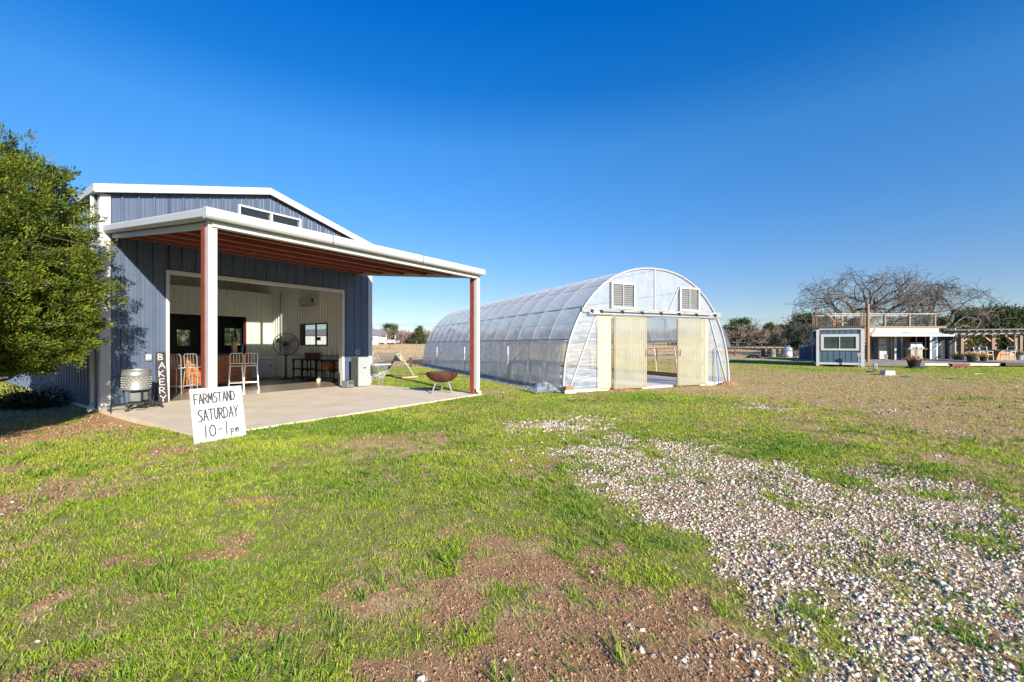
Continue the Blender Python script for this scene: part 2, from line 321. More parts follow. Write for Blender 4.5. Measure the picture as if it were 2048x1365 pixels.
def ground_mat():
    m = bpy.data.materials.new('ground_soil_and_turf'); m.use_nodes = True; t = m.node_tree; N = t.nodes; L = t.links; b = N['Principled BSDF']
    b.inputs['Roughness'].default_value = .95; b.inputs['Specular IOR Level'].default_value = .1
    at_ = N.new('ShaderNodeAttribute'); at_.attribute_name = 'tint'; sp = N.new('ShaderNodeSeparateColor'); L.new(at_.outputs['Color'], sp.inputs[0])
    ge = N.new('ShaderNodeNewGeometry')
    def noise(s, d=6, r=.6):
        n = N.new('ShaderNodeTexNoise'); n.inputs['Scale'].default_value = s; n.inputs['Detail'].default_value = d; n.inputs['Roughness'].default_value = r; L.new(ge.outputs['Position'], n.inputs['Vector']); return n.outputs[0]
    def ramp(src, stops):
        c = N.new('ShaderNodeValToRGB'); e = c.color_ramp.elements
        while len(e) < len(stops): e.new(.5)
        for k, (p, q) in enumerate(stops): e[k].position = p; e[k].color = (*q, 1)
        L.new(src, c.inputs[0]); return c.outputs[0]
    def mix(f, a, c):
        x = N.new('ShaderNodeMix'); x.data_type = 'RGBA'; L.new(f, x.inputs[0]); L.new(a, x.inputs[6]); L.new(c, x.inputs[7]); return x.outputs[2]
    def sharpen(v, nz, amt):
        a = N.new('ShaderNodeMath'); a.operation = 'MULTIPLY_ADD'; L.new(nz, a.inputs[0]); a.inputs[1].default_value = amt; L.new(v, a.inputs[2])
        r = N.new('ShaderNodeMapRange'); r.inputs[1].default_value = .25+amt*.5; r.inputs[2].default_value = .75+amt*.5; L.new(a.outputs[0], r.inputs[0]); return r.outputs[0]
    nf, nm, nb = noise(45, 8, .7), noise(9, 6, .65), noise(.35, 5)
    nh = noise(110, 5, .8)
    green = mix(ramp(nh, [(.42, (0, 0, 0)), (.58, (1, 1, 1))]), ramp(nm, [(.3, (.10, .11, .03)), (.7, (.20, .16, .07))]), ramp(nm, [(.3, (.26, .33, .05)), (.5, (.38, .40, .08)), (.7, (.52, .42, .2))]))
    dry = ramp(nf, [(.3, (.24, .15, .07)), (.5, (.56, .40, .20)), (.7, (.74, .57, .33))])
    dry2 = ramp(nm, [(.3, (.32, .25, .10)), (.6, (.58, .42, .22)), (.8, (.52, .44, .22))])
    x = N.new('ShaderNodeMix'); x.data_type = 'RGBA'; x.inputs[0].default_value = .5; L.new(dry, x.inputs[6]); L.new(dry2, x.inputs[7])
    soil = ramp(nf, [(.28, (.16, .075, .035)), (.5, (.40, .22, .115)), (.72, (.62, .40, .23))])
    soil2 = ramp(nm, [(.3, (.32, .17, .085)), (.7, (.50, .31, .18))])
    y = N.new('ShaderNodeMix'); y.data_type = 'RGBA'; y.inputs[0].default_value = .45; L.new(soil, y.inputs[6]); L.new(soil2, y.inputs[7])
    vo = N.new('ShaderNodeTexVoronoi'); vo.inputs['Scale'].default_value = 38; L.new(ge.outputs['Position'], vo.inputs['Vector'])
    sh = N.new('ShaderNodeSeparateColor'); L.new(vo.outputs['Color'], sh.inputs[0])
    stone = ramp(sh.outputs[0], [(0, (.24, .14, .08)), (.6, (.40, .27, .16)), (1, (.62, .53, .40))])
    c1 = mix(sharpen(sp.outputs[2], nm, 1.6), green, x.outputs[2]); c2 = mix(sharpen(sp.outputs[1], nf, 1.8), c1, y.outputs[2]); c3 = mix(sharpen(sp.outputs[0], nf, 1.6), c2, stone)
    L.new(c3, b.inputs['Base Color'])
    bp = N.new('ShaderNodeBump'); bp.inputs['Strength'].default_value = .6; bp.inputs['Distance'].default_value = .022
    nq = noise(160, 6, .75); ad = N.new('ShaderNodeMath'); L.new(nf, ad.inputs[0]); L.new(nq, ad.inputs[1]); L.new(ad.outputs[0], bp.inputs['Height']); L.new(bp.outputs[0], b.inputs['Normal'])
    return m
G_, D_, R_, L_ = masks(xf, yf)
nx, ny = len(xl), len(yl)
i0 = (np.arange(ny-1)[:, None]*nx+np.arange(nx-1)[None, :]).ravel()
fi = np.stack([i0, i0+1, i0+1+nx, i0+nx], 1).ravel()
gr = npmesh('ground', np.stack([xf, yf, Z], 1), fi, 4, ground_mat(), tint=np.stack([G_, D_, R_], 1), smooth=True)
gr['kind'] = 'structure'
print('ground verts', len(xf))

# blocked footprints (no grass)
def free(x, y):
    a, b = BF.inv(x, y); c, d = GF.inv(x, y); e, f = CF.inv(x, y)
    k = ~((a > -1.32) & (a < np.where(b < 0, 5.84, 6.12)) & (b > -5.42) & (b < 9.2))
    k &= ~((a > -1.32) & (a < 1.3) & (b > 9) & (b < 15.2))
    k &= ~((c > -.02) & (c < 7.06) & (d > -.02) & (d < 18.3))
    k &= ~((e > 0) & (e < 2.44) & (f > 0) & (f < 6.1)) & ~((x > 22.5) & (x < 44) & (y > 28.0) & (y < 38))
    return k
def blades(name, n, ya, yb, rho_pow, hgt, wid, keep, colf, m, label, cat='grass', lod=.75, xm=1.25, lean=.9, xoff=3, tuft=1, trad=.018):
    n = n//tuft
    u = rng.random(n); p = 2-rho_pow
    y = (ya**p+u*(yb**p-ya**p))**(1/p) if abs(p) > 1e-3 else ya*(yb/ya)**u
    x = (rng.random(n)*2-1)*(xm*y+xoff)
    k = keep(x, y) & free(x, y); x, y = x[k], y[k]
    if tuft > 1:
        hs_ = np.repeat(.55+.9*rng.random(len(x)), tuft); x = np.repeat(x, tuft); y = np.repeat(y, tuft); tr_ = trad*np.maximum(1, y/3.2)**lod
        ox, oy = rng.normal(0, 1, len(x)), rng.normal(0, 1, len(x)); x = x+ox*tr_; y = y+oy*tr_; k = free(x, y); x, y, ox, oy, hs_ = x[k], y[k], ox[k], oy[k], hs_[k]
    n = len(x)
    z = gz(x, y)-.004
    dist = np.sqrt(x*x+y*y); sc_ = np.maximum(1, dist/3.2)**lod
    h = hgt*(.5+rng.random(n))*np.minimum(sc_, 2.2)**.45; wd = wid*(.7+.6*rng.random(n))*sc_
    if tuft > 1: h = h*hs_
    a = rng.random(n)*2*np.pi
    if tuft > 1: a = np.arctan2(oy, ox)-np.pi/2+rng.normal(0, .6, n)
    b = a+np.pi/2+rng.normal(0, .5, n); ln = lean*(.3+rng.random(n))
    wx, wy = np.cos(a)*wd/2, np.sin(a)*wd/2; lx, ly = np.cos(b)*ln*h, np.sin(b)*ln*h
    V = np.empty((n, 5, 3)); 
    V[:, 0] = np.stack([x-wx, y-wy, z], 1); V[:, 1] = np.stack([x+wx, y+wy, z], 1)
    V[:, 2] = np.stack([x+wx*.85+lx*.35, y+wy*.85+ly*.35, z+h*.6], 1); V[:, 3] = np.stack([x-wx*.85+lx*.35, y-wy*.85+ly*.35, z+h*.6], 1)
    V[:, 4] = np.stack([x+lx, y+ly, z+h], 1)
    me = bpy.data.meshes.new(name); me.vertices.add(n*5); me.vertices.foreach_set('co', V.astype(np.float32).ravel())
    o5 = np.arange(n)[:, None]*5; li = (o5+np.array([0, 1, 2, 3, 3, 2, 4])[None]).astype(np.int32).ravel()
    me.loops.add(n*7); me.loops.foreach_set('vertex_index', li)
    me.polygons.add(n*2); st = (np.arange(n)[:, None]*7+np.array([0, 4])[None]).astype(np.int32).ravel(); me.polygons.foreach_set('loop_start', st)
    me.update(calc_edges=True)
    c = colf(x, y, n); c4 = np.ones((n, 5, 4), np.float32); c4[:, :, :3] = c[:, None]
    at_ = me.color_attributes.new('tint', 'FLOAT_COLOR', 'POINT'); at_.data.foreach_set('color', c4.ravel())
    me.materials.append(m); o = bpy.data.objects.new(name, me); COL.objects.link(o)
    print(name, n); return tag(o, label, cat, kind='stuff')
BLM = foliage('grass_blades', tr=.4, rough=.55)
def keep_g(x, y):
    G, D, Rr, Lh = masks(x, y); tuft = fbm(x, y, 5.5, 77)
    t2 = fbm(x, y, 1.9, 66); p = (1-.96*D)*(1-.93*G)*(1-.80*Rr)*(.30+.70*sst(.36, .56, tuft))*(.45+.55*sst(.34, .54, t2))+.5*Lh*(1-.6*D)*(1-.8*G)
    return rng.random(len(x)) < p
def col_g(x, y, n):
    G, D, Rr, Lh = masks(x, y); v = fbm(x, y, 1.1, 5); r = rng.random(n)
    a = np.array([.17, .36, .015]); b = np.array([.60, .66, .05]); t = np.array([.58, .45, .22])
    k = np.clip(v*.9+.55*(r-.5)+.1-.55*Lh, 0, 1)[:, None]; c = a*(1-k)+b*k
    q = ((rng.random(n) < .16+.45*Rr))[:, None]; return np.where(q, t*(.6+.6*r[:, None]), c)
blades('grass', 1900000, 1.35, 34, 1.5, .020, .0042, keep_g, col_g, BLM, 'short green winter grass covering the open yard', tuft=8, trad=.022, xoff=1.1, lean=1.25)
def keep_d(x, y):
    G, D, Rr, Lh = masks(x, y); return rng.random(len(x)) < np.clip(Rr*(1-.5*D)*(1-.9*G)+.8*D*sst(.35, .6, fbm(x, y, 4, 12))+.28, 0, 1)
def col_d(x, y, n):
    r = rng.random(n)[:, None]; return np.array([.72, .50, .29])*(.3+.8*r)+np.array([0, .02, 0])*rng.random(n)[:, None]
blades('dry_grass', 620000, 1.35, 36, 1.45, .020, .0030, keep_d, col_d, BLM, 'thin tan dormant grass among the dirt patches', lean=1.8, xoff=1.1)
def keep_f(x, y):
    return (rng.random(len(x)) < .6+.4*sst(.4, .6, fbm(x, y, .2, 9))) & ((x < .1*y-.5) | (y > 47)) & ~((x > 17) & (y < 47))
def col_f(x, y, n):
    v = fbm(x, y, .25, 15)[:, None]; r = rng.random(n)[:, None]
    return (np.array([.66, .52, .30])*(1-v)+np.array([.64, .46, .31])*v)*(.75+.4*r)
blades('field_grass', 230000, 26.5, 105, 1.2, .06, .0028, keep_f, col_f, BLM, 'tall dry weeds and grass in the field behind the buildings', lod=1.0, xm=1.3)
def keep_t(x, y):
    G, D, Rr, Lh = masks(x, y); c = sst(.52, .66, fbm(x, y, 2.2, 191, 2)); return rng.random(len(x)) < c*(y < 8)*(1-.7*G)*(1-.5*Rr)*(1-.6*D)
def col_t(x, y, n):
    r = rng.random(n)[:, None]; return np.array([.12, .24, .015])*(1-r)+np.array([.34, .46, .06])*r
blades('grass_tufts', 80000, 1.35, 8, 1.2, .042, .0058, keep_t, col_t, BLM, 'longer green grass tufts standing above the short turf', lean=1.0, tuft=14, trad=.024, xoff=1.1)
def keep_w(x, y):
    G, D, Rr, Lh = masks(x, y); c = sst(.56, .64, fbm(x, y, 2.6, 91)); return rng.random(len(x)) < (c*(.15+.5*G)+.8*Lh*sst(.4, .5, fbm(x, y, 3, 92)))*(y < 12)*(1-.3*D)
def col_w(x, y, n):
    r = rng.random(n)[:, None]; return np.array([.06, .15, .012])*(1-r)+np.array([.17, .30, .03])*r
blades('clover', 110000, 1.2, 12, 1.2, .026, .011, keep_w, col_w, BLM, 'dark green broadleaf clover tufts between stones', 'ground cover', lean=1.1)

# gravel stones
def stones(name, n, ya, yb, size, keep, label, rho=1.2, base=(.70, .63, .53), kind='gravel'):
    u = rng.random(n); p = 2-rho; y = (ya**p+u*(yb**p-ya**p))**(1/p); x = (rng.random(n)*2-1)*(1.3*y+1)
    k = keep(x, y) & free(x, y); x, y = x[k], y[k]; n = len(x); z = gz(x, y)
    # angular crushed stone: jittered icosahedron
    I = np.array([(x_, y_, z_) for z_ in (-1, 1) for x_, y_ in ((-1, -1), (1, -1), (1, 1), (-1, 1))], float)*np.array([1, .8, .8]); I[4:, :2] *= .62; NV = 8
    Fc = np.array([(0, 2, 1), (0, 3, 2), (4, 5, 6), (4, 6, 7), (0, 1, 5), (0, 5, 4), (1, 2, 6), (1, 6, 5), (2, 3, 7), (2, 7, 6), (3, 0, 4), (3, 4, 7)])
    s = size*(.45+rng.random(n)**2*1.4)*np.maximum(1, y/4)**.5
    V = (I[None]+rng.normal(0, .30, (n, 8, 3)))*.85*np.stack([s, s*(.6+.4*rng.random(n)), s*(.4+.3*rng.random(n))], 1)[:, None]
    a = rng.random(n)*6.28; c_, s_ = np.cos(a)[:, None], np.sin(a)[:, None]
    tl = rng.normal(0, .35, n)[:, None]; zz = V[:, :, 2]+V[:, :, 0]*tl
    W = np.stack([x[:, None]+V[:, :, 0]*c_-V[:, :, 1]*s_, y[:, None]+V[:, :, 0]*s_+V[:, :, 1]*c_, z[:, None]+(s*.25)[:, None]+zz], 2)
    fi = (np.arange(n)[:, None, None]*8+Fc[None]).ravel()
    r = rng.random(n); c = np.array(base)[None]*(.6+.55*r[:, None]); c = np.where((rng.random(n) < .12)[:, None], np.array([.42, .30, .18])*(.6+.8*r[:, None]), c)
    print(name, n); return tag(npmesh(name, W.reshape(-1, 3), fi, 3, foliage(name+'_rock', tr=0, rough=.85), tint=np.repeat(np.clip(c, 0, .85), 8, 0)), label, kind, kind='stuff')
def keep_s(x, y):
    G, D, Rr, Lh = masks(x, y); return rng.random(len(x)) < G**1.2*sst(.25, .5, fbm(x, y, 6, 55)+.1)*(1-.6*Lh)+.03*D*sst(.45, .6, fbm(x, y, 1.3, 15))+.001
stones('gravel', 290000, 1.2, 16, .0092, keep_s, 'pale crushed limestone gravel scattered over the drive')
def keep_c(x, y):
    G, D, Rr, Lh = masks(x, y); return rng.random(len(x)) < D*.9+.25*G
stones('soil_crumbs', 150000, 1.2, 9, .0055, keep_c, 'small reddish brown soil crumbs on the bare ground patches', base=(.46, .27, .155), kind='soil')
def keep_s2(x, y):
    G, D, Rr, Lh = masks(x, y); return (rng.random(len(x)) < .5*G**2+.35*D*sst(.42, .6, fbm(x, y, 1.2, 14))*(x > -.6)) & (x > -1.2) & (y < 7)
stones('loose_rocks', 6500, 1.2, 10, .015, keep_s2, 'larger loose pale rocks lying on dirt and gravel')

# ------------------------------------------------------------ BARN
X0, X1, LEN, EZ, PZ, XP = -1.25, 6.07, 9.14, 5.05, 6.03, 2.41
def roofz(x): return EZ+(PZ-EZ)*(1-abs(x-XP)/(X1-XP))
barn = thing('metal_barn', 'blue ribbed steel barn with white trim, open front bay and covered porch', 'barn', BF.w(0, 0), BF.t)
wt = lambda x: roofz(x)-.17
def part(mb, name, m, parent, **k): return mb.build(name, m, parent, **k)
m = MB()
m.ribs(X0, -.0, 0, 0, wt).ribs(4.88, X1, 0, 0, wt).ribs(0, 4.88, 0, 3.24, lambda x: min(4.28, wt(x))).ribs(0, 1.6, 0, 4.28, wt).ribs(3.42, 4.88, 0, 4.28, wt).ribs(1.6, 3.42, 0, 5.38, wt)
part(m, 'front_wall', BLUE, barn)
m = MB(); m.ribs(0, LEN, X0, -.06, EZ-.17, axis='y', flip=1)
part(m, 'side_wall', BLUE, barn)
WU0, WU1, WZ0, WZ1 = 2.47, 4.42, 1.37, 2.28
m = MB()
for a, b, z0, z1 in ((0, WU0, -.06, EZ-.17), (WU1, LEN, -.06, EZ-.17), (WU0, WU1, -.06, WZ0), (WU0, WU1, WZ1, EZ-.17)): m.ribs(a, b, X1, z0, z1, axis='y', flip=-1)
part(m, 'side_wall', BLUE, barn)
# back wall with door lite and window openings
DW = (4.62-1.55, 5.18-1.55+.1); 
def s_at(px, u):
    k = (px-1024)/F; ox, oy = BF.x-u*BF.s, BF.y+u*BF.c
    return (k*oy-ox)/(BF.c-k*BF.s)
dl0, dl1 = s_at(351, LEN), s_at(378, LEN); wl0, wl1 = s_at(446, LEN), s_at(480, LEN)
print('lites', dl0, dl1, wl0, wl1)
wl1 = min(wl1, 5.95)
ops = [(dl0, dl1, 1.38, 2.05), (wl0, wl1, 1.38, 2.18)]
def holed(mb, x0, x1, y, z0, zt, ops, **k):
    xs = x0
    for a, b, c, d in ops:
        mb.ribs(xs, a, y, z0, zt, **k); mb.ribs(a, b, y, z0, c, **k); mb.ribs(a, b, y, d, zt, **k); xs = b
    mb.ribs(xs, x1, y, z0, zt, **k)
m = MB(); holed(m, X0, X1, LEN, -.06, wt, ops, flip=-1); part(m, 'back_wall', BLUE, barn)
m = MB(); holed(m, -1.1, 5.95, LEN-.14, 0, 2.75, ops, flip=1); part(m, 'inner_back_wall', DARK, barn)
m = MB().ribs(-1.1, 5.95, LEN-.15, 2.75, lambda x: roofz(x)-.3); part(m, 'upper_liner', LINER, barn)
# roof
m = MB()
for sx, a, b in ((1, X0-.12, XP), (-1, XP, X1+.12)):
    za, zb = roofz(a), roofz(b)
    m.ngon([(a, -.12, za), (b, -.12, zb), (b, LEN+.1, zb), (a, LEN+.1, za)], (0, 0, -.05))
part(m, 'roof', GALV, barn)
m = MB(); 
for a, b in ((X0-.16, XP), (XP, X1+.16)):
    za, zb = roofz(a)+.012, roofz(b)+.012
    m.ngon([(a, -.19, za), (b, -.19, zb), (b, -.19, zb-.2), (a, -.19, za-.2)], (0, .07, 0))
part(m, 'rake_trim', WHITE, barn, bev=.012)
for xx in (X0-.17, X1+.05):
    m = MB().box(xx, xx+.12, -.12, LEN+.1, EZ-.19, EZ-.015); part(m, 'gutter', WHITE, barn, bev=.01)
# corner trims
for a, b, c, d in ((X0-.045, X0+.14, -.045, -.002), (X1-.12, X1+.045, -.045, -.002)): m = MB().box(a, b, c, d, 0, EZ-.18); part(m, 'corner_trim', WHITE, barn, bev=.006)
m = MB().box(X0-.05, X0-.003, -.002, .14, -.05, EZ-.18); part(m, 'corner_trim', WHITE, barn, bev=.006)
m = MB().tube([(X0-.09, .28, EZ-.2), (X0-.09, .28, .12), (X0-.13, .2, .02), (X0-.2, .08, -.04)], .055, 4); part(m, 'downspout', WHITE, barn)
m = MB().box(X0-.02, X0+.1, 0, LEN, -.4, -.06); part(m, 'footing', CONC, barn)
m = MB().box(-.07, -.0, -.05, .16, .0, 3.30).box(4.88, 4.96, -.05, .16, 0, 3.30).box(-.0, 4.88, -.05, .16, 3.21, 3.30); part(m, 'door_frame', WHITE, barn, bev=.005)
# clerestory
m = MB().box(1.6, 3.42, -.05, .1, 4.28, 4.33).box(1.6, 3.42, -.05, .1, 5.33, 5.38).box(1.6, 1.65, -.05, .1, 4.33, 5.33).box(3.37, 3.42, -.05, .1, 4.33, 5.33).box(2.48, 2.54, -.045, .09, 4.33, 5.33)
wnd = part(m, 'clerestory_window', WHITE, barn)
part(MB().box(1.65, 2.48, .02, .026, 4.33, 5.33).box(2.54, 3.37, .02, .026, 4.33, 5.33), 'pane', GLASS, wnd)
# interior
part(MB().box(-1.24, 6.06, .0, LEN-.01, -.3, .004), 'floor', FLOORM, barn)
m = MB()
for a, b, z0, z1 in ((.16, WU0, 0, 4.85), (WU1, LEN-.15, 0, 4.85), (WU0, WU1, 0, WZ0), (WU0, WU1, WZ1, 4.85)): m.ribs(a, b, 5.94, z0, z1, axis='y', flip=1, pitch=.2, dep=.028, minor=False)
part(m, 'right_liner', LINER, barn)
part(MB().ribs(.16, LEN-.15, -1.12, 0, 4.85, axis='y', flip=-1, pitch=.2, minor=False), 'left_liner', LINER, barn)
OPX, OPZ = 4.85, 2.6
part(MB().ribs(-1.1, OPX, 6.8, OPZ, 3.7, pitch=.23, dep=.02, minor=False).ribs(OPX, 5.93, 6.8, 0, 3.7, pitch=.23, dep=.02, minor=False).box(-1.1, 5.93, 6.82, 6.95, 3.64, 3.7), 'partition_wall', LINER, barn)
part(MB().box(OPX-.02, OPX+.0, 6.78, 7.0, 0, OPZ), 'opening_jamb', REDOX, barn)
m = MB()
for a, b in ((X0+.1, XP), (XP, X1-.1)):
    za, zb = roofz(a)-.22, roofz(b)-.22; m.ngon([(a, .05, za), (b, .05, zb), (b, LEN-.1, zb), (a, LEN-.1, za)], (0, 0, .02))
part(m, 'ceiling', LINER, barn)
part(MB().box(3.2, 3.35, 6.96, 7.1, 2.6, roofz(3.2)-.25), 'column', LINER, barn)
part(MB().box(-1.1, 5.93, .02, .14, 3.3, 4.26).box(-1.1, 0-.08, .02, .14, 0, 3.3).box(4.97, 5.93, .02, .14, 0, 3.3), 'front_liner', LINER, barn)
# side window in the right wall
m = MB().box(5.9, 6.12, WU0, WU0+.05, WZ0, WZ1).box(5.9, 6.12, WU1-.05, WU1, WZ0, WZ1).box(5.9, 6.12, WU0+.05, WU1-.05, WZ0, WZ0+.04).box(5.9, 6.12, WU0+.05, WU1-.05, WZ1-.04, WZ1).box(6.0, 6.05, 3.4, 3.46, WZ0+.04, WZ1-.04)
wn = part(m, 'side_window', mat('window_red_brown', (.10, .025, .02), .5), barn); part(MB().box(6.02, 6.025, WU0+.05, WU1-.05, WZ0+.04, WZ1-.04), 'pane', GLASS, wn)
for (a, b, c, d), nm in zip(ops, ('back_door', 'back_window')):
    m = MB().box(a-.05, a, LEN-.17, LEN+.02, c-.05, d+.05).box(b, b+.05, LEN-.17, LEN+.02, c-.05, d+.05).box(a, b, LEN-.17, LEN+.02, c-.05, c).box(a, b, LEN-.17, LEN+.02, d, d+.05)
    if nm == 'back_door': m.box(a-.22, a-.05, LEN-.2, LEN-.15, 0, 2.45).box(b+.05, b+.22, LEN-.2, LEN-.15, 0, 2.45).box(a-.05, b+.05, LEN-.2, LEN-.15, d+.05, 2.45).box(a-.05, b+.05, LEN-.2, LEN-.15, .0, c-.05)
    else: m.box((a+b)/2+.1, (a+b)/2+.14, LEN-.12, LEN-.02, c, d)
    o = part(m, nm, BLACK, barn); part(MB().box(a, b, LEN-.06, LEN-.055, c, d), 'pane', GLASS, o)
# annex behind
m = MB().ribs(LEN, 15.2, X0, -.06, 3.0, axis='y').ribs(LEN, 15.2, 1.3, -.06, 3.0, axis='y', flip=-1).ribs(X0, 1.3, 15.2, -.06, 3.0, flip=-1)
part(m, 'annex_wall', BLUE, barn); part(MB().box(X0-.1, 1.4, LEN, 15.3, 3.0, 3.1), 'annex_roof', GALV, barn)
# porch
T = 5.45; PW, PFZ = 4.13, 3.56          # top of roof at wall / at front
def pz(t): return PW+(PFZ-PW)*t/T
XA, XB = -1.12, 5.61
pr = part(MB().ngon([(XA, -T, pz(T)), (XB, -T, pz(T)), (XB, -.05, pz(.05)), (XA, -.05, pz(.05))], (0, 0, .03)), 'porch_roof', mat('roof_underside', (.12, .045, .032), .6, var=.25, vscale=1.5), barn)
for t in (.25, 1.3, 2.35, 3.4, 4.45): part(MB().box(XA+.06, XB-.06, -t-.05, -t+.0, pz(t)-.2, pz(t)-.004).box(XA+.06, XB-.06, -t, -t+.06, pz(t)-.2, pz(t)-.19), 'purlin', REDOX, pr)
# front fascia / gutter (rounded top) + beam below; side rake pieces
prof = [(0, -.145), (-.10, -.145), (-.12, -.125), (-.132, -.11), (-.132, .0), (-.115, .022), (-.06, .034), (0, .036)]
def sweep(mb, prof, A, B, ax):
    """extrude profile (out,z) between A and B; ax = outward unit vector"""
    pa = [Vector(A)+Vector(ax)*(-o)+Vector((0, 0, z)) for o, z in prof]; mb.ngon(pa, Vector(B)-Vector(A))
m = MB(); sweep(m, prof, (XA-.135, -T+.0, pz(T)), (XB+.135, -T+.0, pz(T)), (0, -1, 0)); part(m, 'front_gutter', WHITE, pr)
for xs_ in (.9, 3.3): m = MB(); sweep(m, [(o_-.003 if o_ < 0 else 0, z_+(.003 if z_ > 0 else -.003)) for o_, z_ in prof], (xs_, -T, pz(T)), (xs_+.035, -T, pz(T)), (0, -1, 0)); part(m, 'gutter_seam', GALV, pr)
m = MB().box(XA, XB, -T+.02, -T+.14, pz(T)-.24, pz(T)-.15); part(m, 'eave_beam', WHITE, pr)
for xx, o in ((XA, -1), (XB, 1)):
    m = MB(); sweep(m, prof, (xx, -T, pz(T)), (xx, -.05, pz(.05)), (o, 0, 0)); part(m, 'rake_gutter', WHITE, pr)
    m = MB(); m.bar((xx-.06*o, -T+.15, pz(T-.15)-.2), (xx-.06*o, -.05, pz(.05)-.2), .08, .09); part(m, 'rake_beam', WHITE, pr)
for xx in (-1.11, 5.64):
    p = part(MB().box(xx-.06, xx+.06, -5.28, -5.14, 0, pz(5.2)-.22), 'porch_post', REDOX, barn, bev=.004)
    part(MB().box(xx-.05, xx+.08, -5.40, -5.285, .14, pz(5.3)-.16), 'downspout', WHITE, p, bev=.008)
    part(MB().tube([(xx+.015, -5.345, .2), (xx+.015, -5.36, .1), (xx+.06, -5.44, .03)], .06, 4), 'spout_end', WHITE, p)
tag(MB().box(X0-.03, 5.80, -5.42, -.0, -.35, 0).build('concrete_pad', CONC), None, None, kind='structure')
pad = bpy.data.objects['concrete_pad']; pad.location = BF.w(0, 0); pad.rotation_euler[2] = BF.t
# conduit and electrical parts on the interior wall belong to the barn
part(MB().tube([(5.86, 6.6, .98), (5.86, 1.3, .98), (5.86, .9, 1.05), (5.86, .85, 1.4)], .018, 6).box(5.82, 5.9, 2.9, 3.05, .93, 1.08).box(5.82, 5.9, .8, .92, 1.15, 1.35), 'conduit', GALV, barn)
part(MB().tube([(5.86, 5.9, .98), (5.86, 5.9, 3.7)], .03, 6), 'drain_pipe', GALV, barn)

# ---- things on / in the barn
def bthing(name, label, cat, s, u, z=0, rz=0, group=None): return thing(name, label, cat, BF.w(s, u, z), BF.t+rz, group)
b = bthing('outlet_box', 'small light grey weatherproof outlet box on the sunlit blue wall', 'outlet box', -.42, -.02, 1.12)
part(MB().box(-.06, .06, -.05, 0, -.08, .08), 'box_body', LGREY, b, bev=.012); part(MB().box(-.045, .045, -.075, -.05, -.05, .06), 'cover', WHITE, b, bev=.01)
b = bthing('emblem_plaque', 'round white wall plaque above the grey cabinet', 'plaque', 5.5, -.04, 1.16)
Mq = Matrix.Rotation(R(90), 4, 'X'); part(MB().lathe([(0, .03), (.1, .03), (.11, .0), (.09, -.0), (0, 0)], 24, M=Mq), 'plate', WHITE, b); part(MB().lathe([(.07, .032), (.085, .036), (.09, .032)], 24, M=Mq), 'ring', DGREY, b)
part(MB().box(-.03, .03, -.04, -.03, -.05, -.01).box(-.02, .035, -.04, -.03, .01, .05).tube([(-.05, -.035, .0), (.05, -.035, .02)], .008, 4), 'relief', DGREY, b)

# strokes for lettering
GL = {'F': [[(0, 0), (0, 1), (.7, 1.03)], [(0, .52), (.55, .54)]], 'A': [[(0, 0), (.38, 1), (.75, 0)], [(.14, .36), (.62, .36)]],
 'R': [[(0, 0), (0, 1), (.5, .95), (.62, .72), (.45, .5), (0, .47)], [(.25, .48), (.7, 0)]], 'M': [[(0, 0), (.08, 1), (.42, .3), (.76, 1), (.86, 0)]],
 'S': [[(.72, .95), (.45, 1.02), (.1, .88), (.12, .62), (.6, .42), (.72, .2), (.5, .02), (0, -.02)]], 'T': [[(0, 1), (.8, 1)], [(.4, 1), (.4, 0)]],
 'N': [[(0, 0), (.04, 1), (.62, 0), (.64, 1)]], 'D': [[(0, 0), (0, 1), (.5, .92), (.75, .52), (.5, .08), (-.03, 0)]], 'U': [[(0, 1), (.03, .2), (.3, 0), (.58, .2), (.62, 1)]],
 'Y': [[(0, 1), (.35, .52), (.72, 1.02)], [(.35, .52), (.33, 0)]], '1': [[(0, 0), (.02, 1)]], '0': [[(.35, 1), (.08, .8), (0, .45), (.15, .08), (.45, 0), (.75, .2), (.8, .6), (.62, .92), (.35, 1)]],
 '-': [[(0, .5), (.45, .53)]], 'p': [[(.05, -.4), (0, .5)], [(.0, .35), (.25, .52), (.42, .32), (.25, .08), (.03, .12)]], 'm': [[(0, 0), (.0, .5)], [(0, .35), (.18, .52), (.27, 0)], [(.27, .35), (.45, .52), (.55, 0)]],
 'B': [[(0, 0), (.03, 1), (.5, .92), (.52, .66), (.05, .52), (.55, .4), (.6, .12), (0, 0)]], 'K': [[(0, 0), (.03, 1)], [(.62, 1), (.04, .48), (.68, 0)]], 'E': [[(.62, 1), (0, 1), (0, 0), (.66, 0)], [(0, .52), (.5, .52)]]}
def write(root, m_, txt, x, z, w_, h, y=-.001, sp=.25, th=.012, rise=0, jit=.012):
    """strokes on the plane y, read from -y"""
    cx = x
    for ch in txt:
        if ch == ' ': cx += w_*.6; continue
        mb = MB()
        for pl in GL[ch]:
            pts = [Vector((cx+a*w_+random.uniform(-jit, jit)*.3, y, z+b*h+rise*(cx-x))) for a, b in pl]
            for p, q in zip(pts, pts[1:]):
                e = (q-p).normalized()*th*.4; mb.bar(p-e, q+e, th, .004, up=(0, 1, 0))
        mb.build('letter', m_, root); cx += w_*(max(a for pl in GL[ch] for a, b in pl)+sp)
PAINTW = mat('sign_white', (.56, .55, .53), .6, var=.08, dirt=(.34, .28, .22), dscale=3.5, damt=.45)
sg = bthing('farm_stand_sign', 'square white board hand lettered FARMSTAND SATURDAY 10-1pm leaning on the porch post', 'sign', -1.13, -5.78, -.035)
sg.rotation_euler = (R(-12), R(.2), BF.t+R(2))
part(MB().box(-.36, .37, 0, .014, 0, .82), 'board', PAINTW, sg)
INK = mat('marker_grey', (.06, .06, .07), .6)
